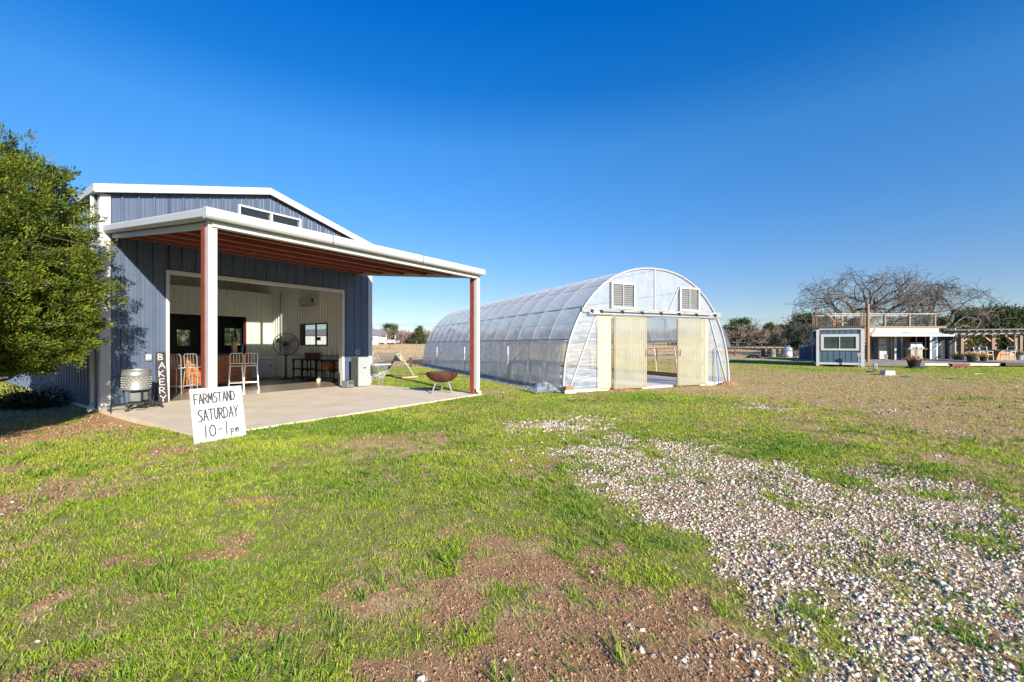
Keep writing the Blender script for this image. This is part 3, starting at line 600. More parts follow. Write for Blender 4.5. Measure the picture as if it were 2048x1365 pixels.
write(sg, INK, 'FARMSTAND', -.31, .585, .068, .145, sp=.2, th=.0185, rise=.03); write(sg, INK, 'SATURDAY', -.28, .32, .076, .165, sp=.22, th=.0185, rise=.03)
write(sg, INK, '10', -.20, .075, .10, .17, sp=.55, th=.0185); write(sg, INK, '-', -.02, .09, .10, .15, th=.0185); write(sg, INK, '1', .09, .08, .1, .19, th=.0185); write(sg, INK, 'pm', .15, .09, .10, .12, sp=.25, th=.015)
part(MB().box(-.33, .34, .015, .045, .03, .07), 'back_batten', PINE, sg); part(MB().box(-.33, .34, .015, .045, .74, .78), 'back_batten', PINE, sg)
sg = bthing('bakery_sign', 'tall narrow black board hand lettered BAKERY leaning beside the door frame', 'sign', -.185, -.2, .0); sg.rotation_euler = (R(-7), 0, BF.t)
part(MB().box(-.1, .1, 0, .02, 0, 1.26), 'board', mat('black_board', (.03, .025, .03), .6, var=.3), sg)
for i, ch in enumerate('BAKERY'): write(sg, WHITE, ch, -.052+.01*(i % 2), 1.06-i*.205, .15, .145, th=.019)
# plucker
pk = bthing('feather_plucker', 'steel drum poultry plucker with rubber finger holes on a wheeled black base', 'plucker', -.90, -1.0, 0, R(-25))
part(MB().lathe([(.24, .44), (.256, .45), (.256, .47), (.25, .48), (.25, .75), (.258, .76), (.258, .775), (.25, .785), (.25, .865), (.26, .88), (.245, .88), (.24, .865), (.235, .46)], 40), 'drum', STEEL, pk, smooth=True)
f0 = part(MB().tube([(.245, 0, 0), (.262, 0, 0)], .010, 8), 'rubber_finger', mat('finger_grey', (.42, .40, .36), .6), pk)
for k in range(5):
    for j in range(18):
        f1 = f0 if k == j == 0 else f0.copy()
        if f1 is not f0: COL.objects.link(f1)
        f1.location = (0, 0, .51+k*.05); f1.rotation_euler = (0, 0, (j+.5*(k % 2))*2*math.pi/18)
part(MB().lathe([(0, .42), (.24, .42), (.24, .45), (0, .45)], 32), 'drum_base', BLACK, pk)
part(MB().box(-.11, .1, -.12, .1, .17, .40), 'motor', mat('motor_grey', (.16, .17, .17), .4, .4), pk, bev=.03); part(MB().box(.12, .22, -.08, .08, .2, .38), 'gearbox', DGREY, pk, bev=.02)
part(MB().tube([(-.42, -.12, .02), (-.40, -.12, .11), (-.3, -.1, .13), (.3, .0, .15), (.42, .02, .12), (.44, .02, .02)], .028, 8).tube([(-.1, -.3, .07), (-.05, .2, .12), (.3, .3, .06)], .026, 8).box(-.16, .16, -.15, .13, .12, .16).bar((-.2, 0, .15), (-.22, 0, .43), .03).bar((.24, 0, .15), (.24, 0, .43), .03), 'base_frame', BLACK, pk, smooth=True)
for x_, y_ in ((-.1, -.34), (.34, .3), (-.42, -.14)): part(MB().lathe([(.0, -.025), (.035, -.03), (.068, -.022), (.068, .022), (.035, .03), (0, .025)], 16, M=Matrix.Translation((x_, y_, .068)) @ Matrix.Rotation(R(90), 4, 'Y')), 'wheel', DGREY, pk)
part(MB().tube([(.2, -.1, .35), (.32, -.15, .3), (.3, -.18, .1), (.2, -.25, .03), (.05, -.3, .02)], .006, 5), 'cable', BLACK, pk); part(MB().tube([(-.2, -.1, .4), (-.33, -.15, .35), (-.4, -.18, .12)], .006, 5), 'cable', BLACK, pk)
# bar counter
bc = bthing('bar_counter', 'orange cedar board bar counter with dark top and casters', 'counter', 0, 0)
m = MB()
for k in range(8): m.box(.15, 3.52, 3.4+.003*(k % 2), 3.44, .09+k*.121, .09+k*.121+.115)
part(m, 'front_boards', CEDAR, bc); part(MB().box(.2, 3.48, 3.445, 3.95, .08, 1.06), 'carcass', wood('carcass', (.1, .045, .02)), bc)
part(MB().box(.1, 3.56, 3.36, 4.02, 1.065, 1.11), 'counter_top', BLACK, bc, bev=.006)
for x_ in (.3, 3.4): part(MB().lathe([(0, -.02), (.04, -.02), (.04, .02), (0, .02)], 14, M=Matrix.Translation((x_, 3.5, .042)) @ Matrix.Rotation(R(90), 4, 'X')), 'caster', LGREY, bc)
tb = bthing('wooden_crate_box', 'tall pale wooden box standing on the bar top', 'box', 3.05, 3.65, 1.112)
part(MB().box(-.07, .07, -.07, .07, 0, .42), 'box_body', wood('palewood', (.55, .36, .18), 4, along='z'), tb)
lt = bthing('black_lantern', 'black metal lantern set on top of the tall wooden box', 'lantern', 3.05, 3.65, 1.534)
m = MB().box(-.06, .06, -.06, .06, 0, .02).box(-.06, .06, -.06, .06, .3, .32).tube([(-.03, 0, .32), (-.02, 0, .38), (.02, 0, .38), (.03, 0, .32)], .006, 5)
for a_ in (-.052, .052):
    for b_ in (-.052, .052): m.box(a_-.008, a_+.008, b_-.008, b_+.008, .02, .3)
part(m, 'lantern_frame', BLACK, lt); part(MB().lathe([(0, 0), (.025, 0), (.025, .1), (0, .1)], 12, (0, 0, .021)), 'candle', WHITE, lt)
# stools
def stool():
    t = thing('bar_stool', 'x', 'stool')
    part(MB().box(-.18, .18, -.18, .18, .735, .765), 'seat', ALU, t, bev=.012)
    for sx in (-1, 1):
        for sy in (-1, 1): part(MB().tube([(sx*.165, sy*.165, .735), (sx*.205, sy*.215, .0)], [.016, .013], 6), 'leg', ALU, t)
    part(MB().tube([(-.195, -.2, .22), (.195, -.2, .22), (.195, .2, .22), (-.195, .2, .22), (-.195, -.2, .22)], .011, 6), 'footrest', ALU, t)
    m = MB().tube([(-.17, -.17, .76), (-.175, -.2, 1.08), (-.155, -.205, 1.13), (-.12, -.207, 1.15), (.12, -.207, 1.15), (.155, -.205, 1.13), (.175, -.2, 1.08), (.17, -.17, .76)], .013, 6).tube([(-.17, -.175, .83), (.17, -.175, .83)], .012, 6)
    for x_ in (-.075, 0, .075): m.tube([(x_, -.178, .83), (x_, -.207, 1.145)], .008, 6)
    part(m, 'backrest', ALU, t); return t
st0 = stool()
for i, (s_, u_, r_, lb) in enumerate(((.76, 1.70, -50, 'silver metal bar stool nearest the door frame, angled with its back to the left'), (1.16, 1.72, -50, 'silver metal bar stool, second from the door frame and partly behind its neighbour'),
        (2.26, 1.66, -20, 'silver metal bar stool just right of the white porch post, back to the yard'), (2.62, 1.48, -22, 'silver metal bar stool at the far end of the counter by the freezer'))):
    o = st0 if i == 0 else clone(st0); at(o, BF.w(s_, u_, .004), BF.t+R(r_)); tag(o, lb, 'stool', 'silver bar stools at the cedar counter')
# freezer
fz = bthing('chest_freezer', 'white chest freezer standing against the liner wall', 'freezer', 4.95, 5.75)
part(MB().box(-.5, .42, -.33, .33, .04, .80), 'freezer_body', WHITE, fz, bev=.015); part(MB().box(-.51, .43, -.34, .34, .81, .88), 'lid', WHITE, fz, bev=.02)
m = MB()
for k in range(7): m.box(-.15, .3, -.337, -.331, .12+k*.03, .13+k*.03)
part(m, 'vent_grille', LGREY, fz); part(MB().box(.2, .3, -.338, -.331, .5, .56), 'badge', DGREY, fz)
# fan
fn = bthing('pedestal_fan', 'large black industrial pedestal fan standing beside the freezer', 'fan', 5.35, 4.5, 0, R(-22))
part(MB().lathe([(0, .004), (.3, .004), (.3, .03), (.06, .06), (.045, .1), (0, .1)], 24), 'fan_base', BLACK, fn); part(MB().tube([(0, 0, .1), (0, 0, 1.35)], .04, 10), 'pole', BLACK, fn)
part(MB().lathe([(0, -.12), (.07, -.12), (.1, -.05), (.1, .08), (.06, .14), (0, .14)], 16, M=Matrix.Translation((0, .08, 1.43)) @ Mq), 'motor', BLACK, fn)
m = MB(); fc = Vector((0, -.1, 1.43))
for rr, dy in ((.46, 0), (.46, .12), (.35, -.05), (.24, -.07), (.12, -.085)): m.tube([fc+Vector((rr*math.cos(a), dy, rr*math.sin(a))) for a in np.linspace(0, 2*math.pi, 33)], .012 if rr > .4 else .005, 5)
for k in range(40):
    a = k*math.pi/20; m.tube([fc+Vector((.05*math.cos(a), -.09, .05*math.sin(a))), fc+Vector((.3*math.cos(a), -.06, .3*math.sin(a))), fc+Vector((.46*math.cos(a), 0, .46*math.sin(a))), fc+Vector((.46*math.cos(a), .12, .46*math.sin(a))), fc+Vector((.1*math.cos(a), .17, .1*math.sin(a)))], .003, 3)
part(m, 'cage', BLACK, fn)
for k in range(3):
    a = R(40+120*k); c_, s_ = math.cos(a), math.sin(a); P = lambda r, wv, y: fc+Vector((r*c_-wv*s_, y, r*s_+wv*c_))
    part(MB().ngon([P(.06, -.05, .0), P(.4, -.11, -.01), P(.42, .04, .07), P(.06, .04, .05)], (0, .006, 0)), 'blade', LGREY, fn)
part(MB().tube([(.05, .0, .4), (.18, -.02, .12), (.3, -.1, .02), (.5, .1, .012)], .006, 5), 'cable', BLACK, fn)
# shelf
sh = bthing('storage_bench', 'low dark metal shelf unit with arched openings under the window', 'shelf', 0, 0)
sx0, sx1, su0, su1 = 5.45, 5.83, 1.35, 4.15
for nm, z in (('shelf_top', .80), ('middle_shelf', .42), ('lower_shelf', .08)): part(MB().box(sx0, sx1, su0, su1, z, z+.035), nm, BLACK, sh)
for k, u_ in enumerate((su0, 2.1, 2.45, 3.1, 3.45, su1-.03)):
    m = MB().box(sx0, sx0+.035, u_, u_+.035, 0.004, .80).box(sx1-.035, sx1, u_, u_+.035, 0.004, .80)
    for z in (.80, .42):
        for sg_ in (-1, 1): m.bar((sx0+.017, u_+.017, z-.09), (sx0+.017, u_+.017+sg_*.09, z-.004), .025)
    part(m, 'upright', BLACK, sh)
for (u_, z, nm, lb, dx, c_) in ((3.05, .837, 'wooden_crate', 'dark brown wooden crate on top of the low shelf', .5, (.12, .045, .02)), (2.05, .457, 'wooden_crate', 'orange brown wooden crate on the middle shelf', .6, (.36, .17, .06))):
    cr = bthing(nm, lb, 'crate', 5.63, u_, z); wd_ = wood('crate'+str(z), c_, 4, along='y')
    m = MB()
    for k in range(3): m.box(-.16, .16, -dx/2, -dx/2+.015, .005+k*.085, .08+k*.085).box(-.16, .16, dx/2-.015, dx/2, .005+k*.085, .08+k*.085).box(-.175, -.16, -dx/2, dx/2, .005+k*.085, .08+k*.085).box(.16, .175, -dx/2, dx/2, .005+k*.085, .08+k*.085)
    part(m, 'slats', wd_, cr); part(MB().box(-.16, .16, -dx/2, dx/2, 0, .012), 'bottom', wd_, cr)
jg = bthing('white_jug', 'small cream ceramic jug on the floor by the shelf end', 'jug', 5.25, 2.0, .004)
part(MB().lathe([(0, 0), (.06, 0), (.08, .06), (.07, .13), (.035, .17), (.045, .21), (.038, .21), (.03, .17), (0, .16)], 18), 'jug_body', CREAM, jg, smooth=True); part(MB().tube([(.04, 0, .19), (.1, 0, .16), (.08, 0, .08)], .01, 6), 'handle', CREAM, jg)
ac = bthing('air_conditioner', 'white wall mounted split air conditioner above the window', 'air conditioner', 5.9, 3.55, 3.0)
part(MB().ngon([(-.20, -.55, .03), (-.23, -.55, .12), (-.22, -.55, .3), (0, -.55, .33), (0, -.55, 0), (-.1, -.55, 0)], (0, 1.1, 0)), 'housing', WHITE, ac); part(MB().bar((-.205, -.5, .012), (-.205, .5, .012), .012, .1), 'louver', LGREY, ac)
part(MB().box(-.236, -.2, -.53, -.36, .1, .25), 'display_panel', DGREY, ac)
# cabinet, box, table
cb = bthing('grey_cabinet', 'tall light grey metal cabinet with dark open side on the patio', 'cabinet', 5.2, -.62, 0, R(-8))
part(MB().box(-.22, .22, -.2, .25, .03, .98), 'carcass', mat('cab_dark', (.09, .11, .11), .5), cb); part(MB().box(-.215, .225, -.235, -.203, .02, 1.0), 'door', LGREY, cb, bev=.006); part(MB().box(-.03, .05, -.25, -.236, .62, .66), 'handle', DGREY, cb)
part(MB().box(-.2, -.16, -.18, -.14, 0, .03).box(.16, .2, -.18, -.14, 0, .03).box(-.2, -.16, .18, .22, 0, .03).box(.16, .2, .18, .22, 0, .03), 'foot', BLACK, cb)
bt = bthing('battery_box', 'small grey battery charger box on the slab by the cabinet', 'charger', 4.62, -.72, 0, R(10))
part(MB().box(-.14, .14, -.13, .13, 0.012, .24), 'case', mat('boxgrey', (.14, .16, .16), .5), bt, bev=.015); part(MB().box(-.08, .1, -.14, -.131, .14, .2), 'control_panel', DGREY, bt); part(MB().tube([(-.1, 0, .24), (-.08, 0, .28), (.08, 0, .28), (.1, 0, .24)], .01, 6), 'handle', DGREY, bt)
part(MB().box(-.11, .11, -.1, .1, 0, .012), 'foot', BLACK, bt)
bd = bthing('narrow_board', 'narrow grey plank leaning behind the grey cabinet', 'board', 4.8, -.12, 0); part(MB().box(-.05, .05, -.0, .02, 0, .55), 'plank', GREYW, bd); part(MB().box(-.13, -.06, .0, .03, 0, .32), 'dark_strip', BLACK, bd)
ft = bthing('folding_table', 'white plastic folding table beside the cabinet, reaching past the barn corner', 'table', 5.75, -.55)
part(MB().box(-.3, .42, -.48, .42, .70, .745), 'table_top', WHITE, ft, bev=.012)
for y_ in (-.38, .32): part(MB().tube([(-.05, y_, 0), (-.05, y_, .7)], .014, 6).tube([(.1, y_, 0), (.1, y_, .7)], .014, 6).tube([(.1, y_, .25), (.35, y_, .68)], .009, 6), 'leg', GALV, ft)
# fire pit
fpx, fpy = gp(884, 786); fp = thing('fire_pit', 'rusty iron fire pit bowl on three pipe legs at the patio corner', 'fire pit', (fpx, fpy, 0), R(20))
part(MB().lathe([(0, .30), (.18, .32), (.34, .39), (.45, .50), (.47, .60), (.455, .615), (.44, .60), (.42, .51), (.32, .42), (.17, .35), (0, .33)], 40), 'bowl', RUST, fp, smooth=True)
for a in (200, 320, 80):
    c_, s_ = math.cos(R(a)), math.sin(R(a)); part(MB().tube([(.2*c_, .2*s_, .36), (.34*c_, .34*s_, .0)], .024, 8), 'leg', GALV, fp)
for sg_ in (-1, 1): part(MB().tube([(sg_*.46, -.12, .56), (sg_*.66, -.09, .57), (sg_*.66, .09, .57), (sg_*.46, .12, .56)], .014, 6), 'handle', RUST, fp)

# ------------------------------------------------------------ GREENHOUSE
gh = thing('greenhouse', 'long hoop greenhouse skinned in clear plastic with cream sliding doors', 'greenhouse', GF.w(0, 0, .0), GF.t)
GW, GH, GL_ = 7.04, 3.95, 18.2; HC = GW/2; NE = 2.15; HIP = 1.58
def arch(a):      # a 0..pi
    c, s = math.cos(a), math.sin(a)
    return HC-HC*math.copysign(abs(c)**(2/NE), c), GH*abs(s)**(2/NE)
AR = [arch(a) for a in np.linspace(0, math.pi, 49)]
def xz_at(z, side=0):
    x = HC*(1-max(0, z/GH)**NE)**(1/NE); return HC-x if side == 0 else HC+x
TUBE = mat('hoop_tube', (.55, .56, .57), .4, .2, .05)
hoopm = MB().tube([(x, 0, z) for x, z in AR], .019, 6)
h0 = part(hoopm, 'hoop', TUBE, gh)
NH = 15
h0.location = (0, .05, 0)
for k in range(1, NH+1):
    h = h0.copy(); COL.objects.link(h); h.location = (0, .05+k*(GL_-.1)/NH, 0)
def shell(mb, za, zb, side, y0, y1, off=.03, ny=60, nz=14, rip=.0, bulge=0):
    pts = []
    for j in range(nz+1):
        z = za+(zb-za)*j/nz; pts.append((xz_at(z, side), z))
    grid(mb, pts, y0, y1, off*(-1 if side == 0 else 1), ny, rip, bulge)
def grid(mb, pts, y0, y1, off, ny, rip, bulge=0):
    b = len(mb.v); n = len(pts)
    for i in range(ny+1):
        y = y0+(y1-y0)*i/ny; sag = abs(math.sin(math.pi*(y-.05)*NH/(GL_-.1)))
        for j, (x, z) in enumerate(pts):
            c = Vector((x-HC, 0, z-.6)).normalized(); q = rip*math.sin(y*9+z*2.3+1.7*math.sin(y*2.1))*math.sin(y*4.1+1)
            d = off+q-.03*sag*(1 if z > HIP else 0)*math.copysign(1, 1); s_ = 1 if z > HIP else 0
            mb.v.append((x+(c.x*abs(d) if s_ else (d)), y, z+(c.z*d if s_ and off > 0 else (c.z*abs(off)-.02*sag if s_ else 0))))
    for i in range(ny):
        for j in range(n-1): mb.f.append((b+i*n+j, b+i*n+j+1, b+(i+1)*n+j+1, b+(i+1)*n+j))
top = [(x, z) for x, z in AR if z >= HIP]; top = [(xz_at(HIP, 0), HIP)]+top+[(xz_at(HIP, 1), HIP)]
FILM = film('greenhouse_film', .58, (.80, .80, .79), (1, .35, 1), 1.3, .03, .07, .07)
m = MB()
b = 0; ny = 150; n = len(top)
for i in range(ny+1):
    y = GL_*i/ny; sag = abs(math.sin(math.pi*(y-.05)*NH/(GL_-.1)))
    for x, z in top:
        c = Vector((x-HC, 0, z-.8)).normalized(); d = .014-.03*sag; m.v.append((x+c.x*d, y, z+c.z*d))
for i in range(ny):
    for j in range(n-1): m.f.append((i*n+j, i*n+j+1, (i+1)*n+j+1, (i+1)*n+j))
part(m, 'roof_film', FILM, gh, smooth=True)
SIDEF = film('curtain_film', .78, (.76, .73, .69), (3, 2.6, .3), 2.5, .05, .08, .14)
m = MB(); shell(m, -.02, HIP, 0, .12, GL_, .05, 260, 12, .022); part(m, 'side_curtain', SIDEF, gh, smooth=True)
m = MB(); m.tube([(xz_at(HIP, 1)+.09, .3, HIP-.02), (xz_at(HIP, 1)+.09, GL_, HIP-.02)], .07, 8); part(m, 'rolled_curtain', SIDEF, gh, smooth=True)
m = MB(); b = 0
for i in range(9):
    y = -.05+i*.22
    for j in range(6): m.v.append((xz_at(HIP+.5-j*.13, 1)+.03+.28*(j/5)**.8*(1-.06*i)+.03*math.sin(i*2.3+j), y, HIP+.55-j*.16+.03*math.sin(i*1.7)))
for i in range(8):
    for j in range(5): m.f.append((i*6+j, i*6+j+1, (i+1)*6+j+1, (i+1)*6+j))
part(m, 'loose_flap', TARP, gh, smooth=True)
for sd in (0, 1): part(MB().tube([(xz_at(HIP, sd)+(-.05 if sd == 0 else .03), 0, HIP), (xz_at(HIP, sd)+(-.05 if sd == 0 else .03), GL_, HIP)], .018, 5), 'hip_rail', mat('hip_grey', (.16, .17, .18), .5, .3), gh)
for x_, z_ in [arch(R(a)) for a in (58, 90, 122)]: part(MB().tube([(x_, 0, z_-.05), (x_, GL_, z_-.05)], .02, 5), 'purlin', GALV, gh)
for a in (40, 140):
    x_, z_ = arch(R(a)); part(MB().tube([(x_, 0, z_-.03), (x_, GL_, z_-.03)], .014, 5), 'wire', mat('hip_grey', (.1, .1, .1)), gh)
# front end wall film with cut-outs for door zone and vents
END = film('end_film', .46, (.70, .74, .79), (1.6, 1, .6), 1.6, .04, .06, .08)
ENDL = film('creased_film', .5, (.68, .72, .77), (.8, 1, 7), 1.6, .04, .08, .2)
def endpoly(mb, xa, xb, zlo, y, nz=1):
    xs = sorted(set([xa, xb]+[x for x, z in AR if xa < x < xb]))
    def zt(x): return GH*max(0, 1-(abs(x-HC)/HC)**NE)**(1/NE)
    for p, q in zip(xs, xs[1:]):
        a, b_ = max(zt(p), zlo), max(zt(q), zlo)
        if a > zlo+1e-4 or b_ > zlo+1e-4: mb.quad((p, y, zlo), (q, y, zlo), (q, y, b_), (p, y, a))
m = MB(); endpoly(m, .01, 7.03, 2.50, 0); part(m, 'gable_film', END, gh)
m = MB(); endpoly(m, .01, 1.22, 0.06, 0)
m.v = [(x, y, min(z, 2.5)) for x, y, z in m.v]; part(m, 'left_end_film', ENDL, gh)
m = MB(); endpoly(m, 5.95, 7.03, 0.06, 0); m.v = [(x, y, min(z, 2.5)) for x, y, z in m.v]; part(m, 'right_end_film', END, gh)
m = MB(); endpoly(m, .01, 7.03, 0.3, GL_-.02); part(m, 'rear_film', END, gh)
AL = mat('end_frame', (.48, .485, .49), .45, .3, .06)
part(MB().tube([(x, -.03, z) for x, z in AR], .033, 8), 'end_hoop', AL, gh)
part(MB().box(3.52, 3.57, -.04, 0, 2.56, 3.92), 'gable_stud', AL, gh)
part(MB().bar((.22, -.03, .1), (1.2, -.03, 2.4), .036), 'brace', AL, gh); part(MB().bar((6.9, -.03, .1), (6.05, -.03, 2.4), .036), 'brace', AL, gh); part(MB().bar((4.15, -.03, 2.56), (4.62, -.03, 3.42), .035), 'brace', AL, gh)
part(MB().bar((6.3, -.03, 1.25), (6.63, -.03, 1.25), .03), 'brace', AL, gh)
part(MB().box(.62, 6.55, -.09, -.0, 2.42, 2.56), 'header_beam', wood('header_wood', (.30, .295, .285), 3), gh)
part(MB().box(.85, 6.35, -.17, -.11, 2.36, 2.41).box(.85, 6.35, -.125, -.095, 2.34, 2.47), 'track_rail', GALV, gh)
for x_ in (.95, 1.3, 2.1, 2.9, 3.7, 4.5, 5.3, 6.2): part(MB().box(x_-.03, x_+.03, -.19, -.09, 2.40, 2.50), 'track_bracket', BLACK, gh)
part(MB().box(1.3, 5.9, -.18, -.172, 2.425, 2.455), 'track_slot', BLACK, gh)
for a, b_ in ((1.22, 1.78), (5.56, 5.95)): part(MB().ribs(a, b_, -.05, .06, 2.34, pitch=.075, dep=.018, minor=False), 'fixed_panel', CREAM, gh)
def dpanel(a, b_, lo=.03):
    d = part(MB().ribs(a+.03, b_-.03, -.20, lo+.04, 2.28, pitch=.075, dep=.016, minor=False), 'sliding_door', film('door_panel', .76, (.62, .59, .45), (1, 1, 1), 1.5, 0, .06, .08) if 'door_panel' not in MATS else MATS['door_panel'], gh)
    part(MB().box(a, a+.05, -.19, -.16, lo, 2.3).box(b_-.05, b_, -.19, -.16, lo, 2.3).box(a+.05, b_-.05, -.19, -.16, 2.22, 2.3).box(a+.05, b_-.05, -.19, -.16, lo, lo+.09).box(a+.05, b_-.05, -.19, -.16, .72, .84).box(a+.05, b_-.05, -.19, -.16, 1.5, 1.62), 'door_frame', wood('door_wood', (.3, .24, .15), 3, along='z'), d)
    xh_ = b_-.06 if a < 3 else a+.06
    part(MB().tube([(xh_, -.24, 1.05), (xh_, -.27, 1.07), (xh_, -.27, 1.22), (xh_, -.24, 1.24)], .01, 5), 'handle', BLACK, d)
dpanel(1.74, 3.05); dpanel(4.38, 5.66)
for a, b_ in ((1.78, 2.62), (4.66, 5.46)):
    v = part(MB().box(a-.06, a, -.1, .03, 2.57, 3.4).box(b_, b_+.06, -.1, .03, 2.57, 3.4).box(a, b_, -.1, .03, 3.34, 3.4).box(a, b_, -.1, .03, 2.57, 2.63), 'louver_vent', WHITE, gh)
    m = MB()
    for k in range(10): m.bar((a+.01, -.04, 2.665+k*.07), (b_-.01, -.04, 2.665+k*.07), .055, .008, up=(0, .8, .6))
    part(m, 'slats', LGREY, v); part(MB().box((a+b_)/2-.01, (a+b_)/2+.01, -.085, -.07, 2.63, 3.34), 'link_bar', WHITE, v); part(MB().box(a, b_, .02, .028, 2.63, 3.34), 'backing', DGREY, v)
# base boards, slab, beds, hoses
part(MB().box(-.03, .03, 0, GL_, -.1, .12), 'base_board', GREYW, gh); part(MB().box(GW-.03, GW+.03, 0, GL_, -.1, .22), 'base_board', wood('brown_board', (.22, .12, .065), 3, along='y'), gh)
part(MB().box(.1, 1.3, -.05, .0, -.1, .055), 'sill', CONC, gh); part(MB().box(5.9, 6.95, -.05, 0, -.1, .07), 'sill', CONC, gh)
part(MB().box(.04, GW-.04, .0, GL_, -.15, .045), 'greenhouse_floor', mat('pale_slab', (.55, .53, .5), .8, dirt=(.35, .3, .25), damt=.4), gh)
part(MB().tube([(7.0, .3, .95), (7.0, 17, .95)], .014, 5), 'curtain_rail', GALV, gh)
for (y_, zt_) in ((3.8, 1.35), (9.0, 1.3), (14.2, 1.25)):
    part(MB().tube([(-.12, y_, -.05), (-.12, y_, zt_)], .02, 6), 'guide_pole', GALV, gh); part(MB().tube([(-.12, y_, zt_-.32), (-.12, y_, zt_)], .028, 6).tube([(-.12, y_, .45), (-.12, y_, .75)], .026, 6), 'pole_sleeve', WHITE, gh)
for y_ in (3.8, 9.0, 14.2, 17.2): part(MB().tube([(-.1, y_, .6), (xz_at(2.0)-.06, y_-1.9, 2.0)], .012, 5), 'guy_rope', WHITE, gh)
m = MB(); random.seed(5)
nn = 60
for i in range(nn+1):
    y = i*GL_*.97/nn
    for j in range(5): m.v.append((.02-j*.11-.05*random.random()*j, y, -.02+.12*math.exp(-j*.9)+(.05*random.random() if 0 < j < 4 else -.03)))
for i in range(nn):
    for j in range(4): m.f.append((i*5+j, i*5+j+1, (i+1)*5+j+1, (i+1)*5+j))
part(m, 'ground_skirt', TARP, gh, smooth=True)
hs = thing('garden_hose', 'blue hose hanging from a grey standpipe at the greenhouse front', 'hose', GF.w(6.3, -.12, 0), GF.t)
part(MB().tube([(0, 0, 1.2), (.01, -.02, .8), (.08, -.02, .4), (.08, -.03, .05), (.0, -.04, .0)], .016, 7), 'hose', mat('blue_hose', (.02, .2, .5), .4), hs); part(MB().tube([(-.05, .05, 0), (-.05, .05, 1.27)], .018, 7).tube([(-.05, .05, 1.27), (.1, .05, 1.27)], .016, 7), 'standpipe', GALV, hs)
tp = thing('plastic_heap', 'crumpled clear plastic sheet bunched on the grass at the greenhouse corner', 'plastic sheet', GF.w(-.35, .55, -.02), GF.t)
m = MB()
for i in range(14):
    for j in range(9):
        x_, y_ = (i-6.5)*.085, (j-4)*.14; m.v.append((x_, y_, max(-.02, .2*math.exp(-(x_*x_*5+y_*y_*5))*(1+1.1*(random.random()-.5))+.05*random.random())))
for i in range(13):
    for j in range(8): m.f.append((i*9+j, (i+1)*9+j, (i+1)*9+j+1, i*9+j+1))
part(m, 'sheet', TARP, tp)
bk = thing('wooden_block', 'short wooden blocks under the greenhouse corner post', 'blocks', GF.w(.12, -.14, -.02), GF.t); part(MB().box(-.14, .14, -.06, .06, 0, .2), 'block', wood('blockw', (.3, .17, .09)), bk); part(MB().box(-.2, .2, -.1, -.062, -.02, .09), 'sill_stone', CONC, bk)
gb = thing('grow_bench', 'low wooden plant bench behind the left greenhouse film', 'bench', GF.w(1.3, 4.2, .045), GF.t)
part(MB().box(-.6, .6, -1.6, 1.6, .62, .7), 'bench_top', PINE, gb)
for x_ in (-.5, .5):
    for y_ in (-1.5, 0, 1.5): part(MB().box(x_-.04, x_+.04, y_-.04, y_+.04, 0, .62), 'leg', PINE, gb)
sp_ = thing('yellow_strap', 'yellow strap tied along a hoop inside the greenhouse', 'strap', GF.w(6.5, 6.2, 0), GF.t); part(MB().tube([(.32, 0, 1.0), (.12, .0, 1.75)], .014, 5), 'webbing', mat('yellow', (.7, .5, .03)), sp_)
part(MB().tube([(.32, .0, .96), (.32, 0, 1.0)], .02, 6), 'hook', GALV, sp_)
mound = []
for nm, lb, (mx_, my_), r_, h_ in (('dirt_mound', 'small reddish dirt mound at the right greenhouse corner', GF.w(6.75, -.25)[:2], .55, .16), ('dirt_mound', 'low brown dirt spill in front of the left sliding door', GF.w(1.9, -.35)[:2], .8, .09)):
    m = MB(); n_ = 20
    for i in range(n_):
        for j in range(n_):
            x_, y_ = (i/(n_-1)*2-1)*r_, (j/(n_-1)*2-1)*r_*.5; q = max(0, 1-(x_/r_)**2-(y_/r_/.5)**2); m.v.append((x_, y_, -.06+h_*q+.035*random.random()*(q > 0)+.02))
    for i in range(n_-1):
        for j in range(n_-1): m.f.append((i*n_+j, (i+1)*n_+j, (i+1)*n_+j+1, i*n_+j+1))
    o = m.build(nm, mat('mound_soil', (.26, .13, .07), .95, 0, .4, 14, .6, 30, dirt=(.4, .28, .14), dscale=5, damt=.6)); at(o, (mx_, my_, -.035), GF.t); tag(o, lb, 'dirt mound')

# ------------------------------------------------------------ left yard: A-frame coop, wire fence
a1 = Vector((*gp(764, 757), -.03)); a2 = Vector((*gp(829, 753.5), -.03)); md = (a1+a2)/2; ax = (a2-a1); hw = ax.length/2; cth = math.atan2(ax.y, ax.x)
cp = thing('chicken_tractor', 'wooden A-frame chicken tractor draped in clear netting beside the barn', 'coop', md, cth)
def aframe(y):
    return MB().bar((-hw, y, 0), (0.02, y, 1.14), .05, .07).bar((hw, y, 0), (-.02, y, 1.14), .05, .07), MB().box(-hw*.3, hw*.3, y-.03, y+.03, .74, .80)
for y in (0, 2.6):
    a_, b_ = aframe(y); o = part(a_, 'end_frame', wood('grey_pine', (.36, .31, .24), 4, along='z'), cp); part(b_, 'collar_tie', MATS['grey_pine'], o)
part(MB().box(-hw*.25, hw*.25, -.02, .02, .80, .93), 'gusset', MATS['grey_pine'], cp)
part(MB().box(-.1, hw+.1, -.12, -.04, 0, .05), 'base_plank', wood('tan_plank', (.5, .38, .22)), cp)
net = film('netting', .22, (.5, .55, .5), (1, 1, 1), 6, .01, .1, .1)
m = MB()
for i in range(15):
    y = -2.2+i*.345; sagz = -.18*math.sin(math.pi*min(1, max(0, (i)/7)))if i < 7 else 0
    m.v += [(-hw-.0, y, 0), (-hw*.38, y, .74+sagz), (-.0, y, 1.08+sagz*.7 if i > 6 else .82+sagz*.5), (hw*.5, y, .5), (hw, y, 0)]
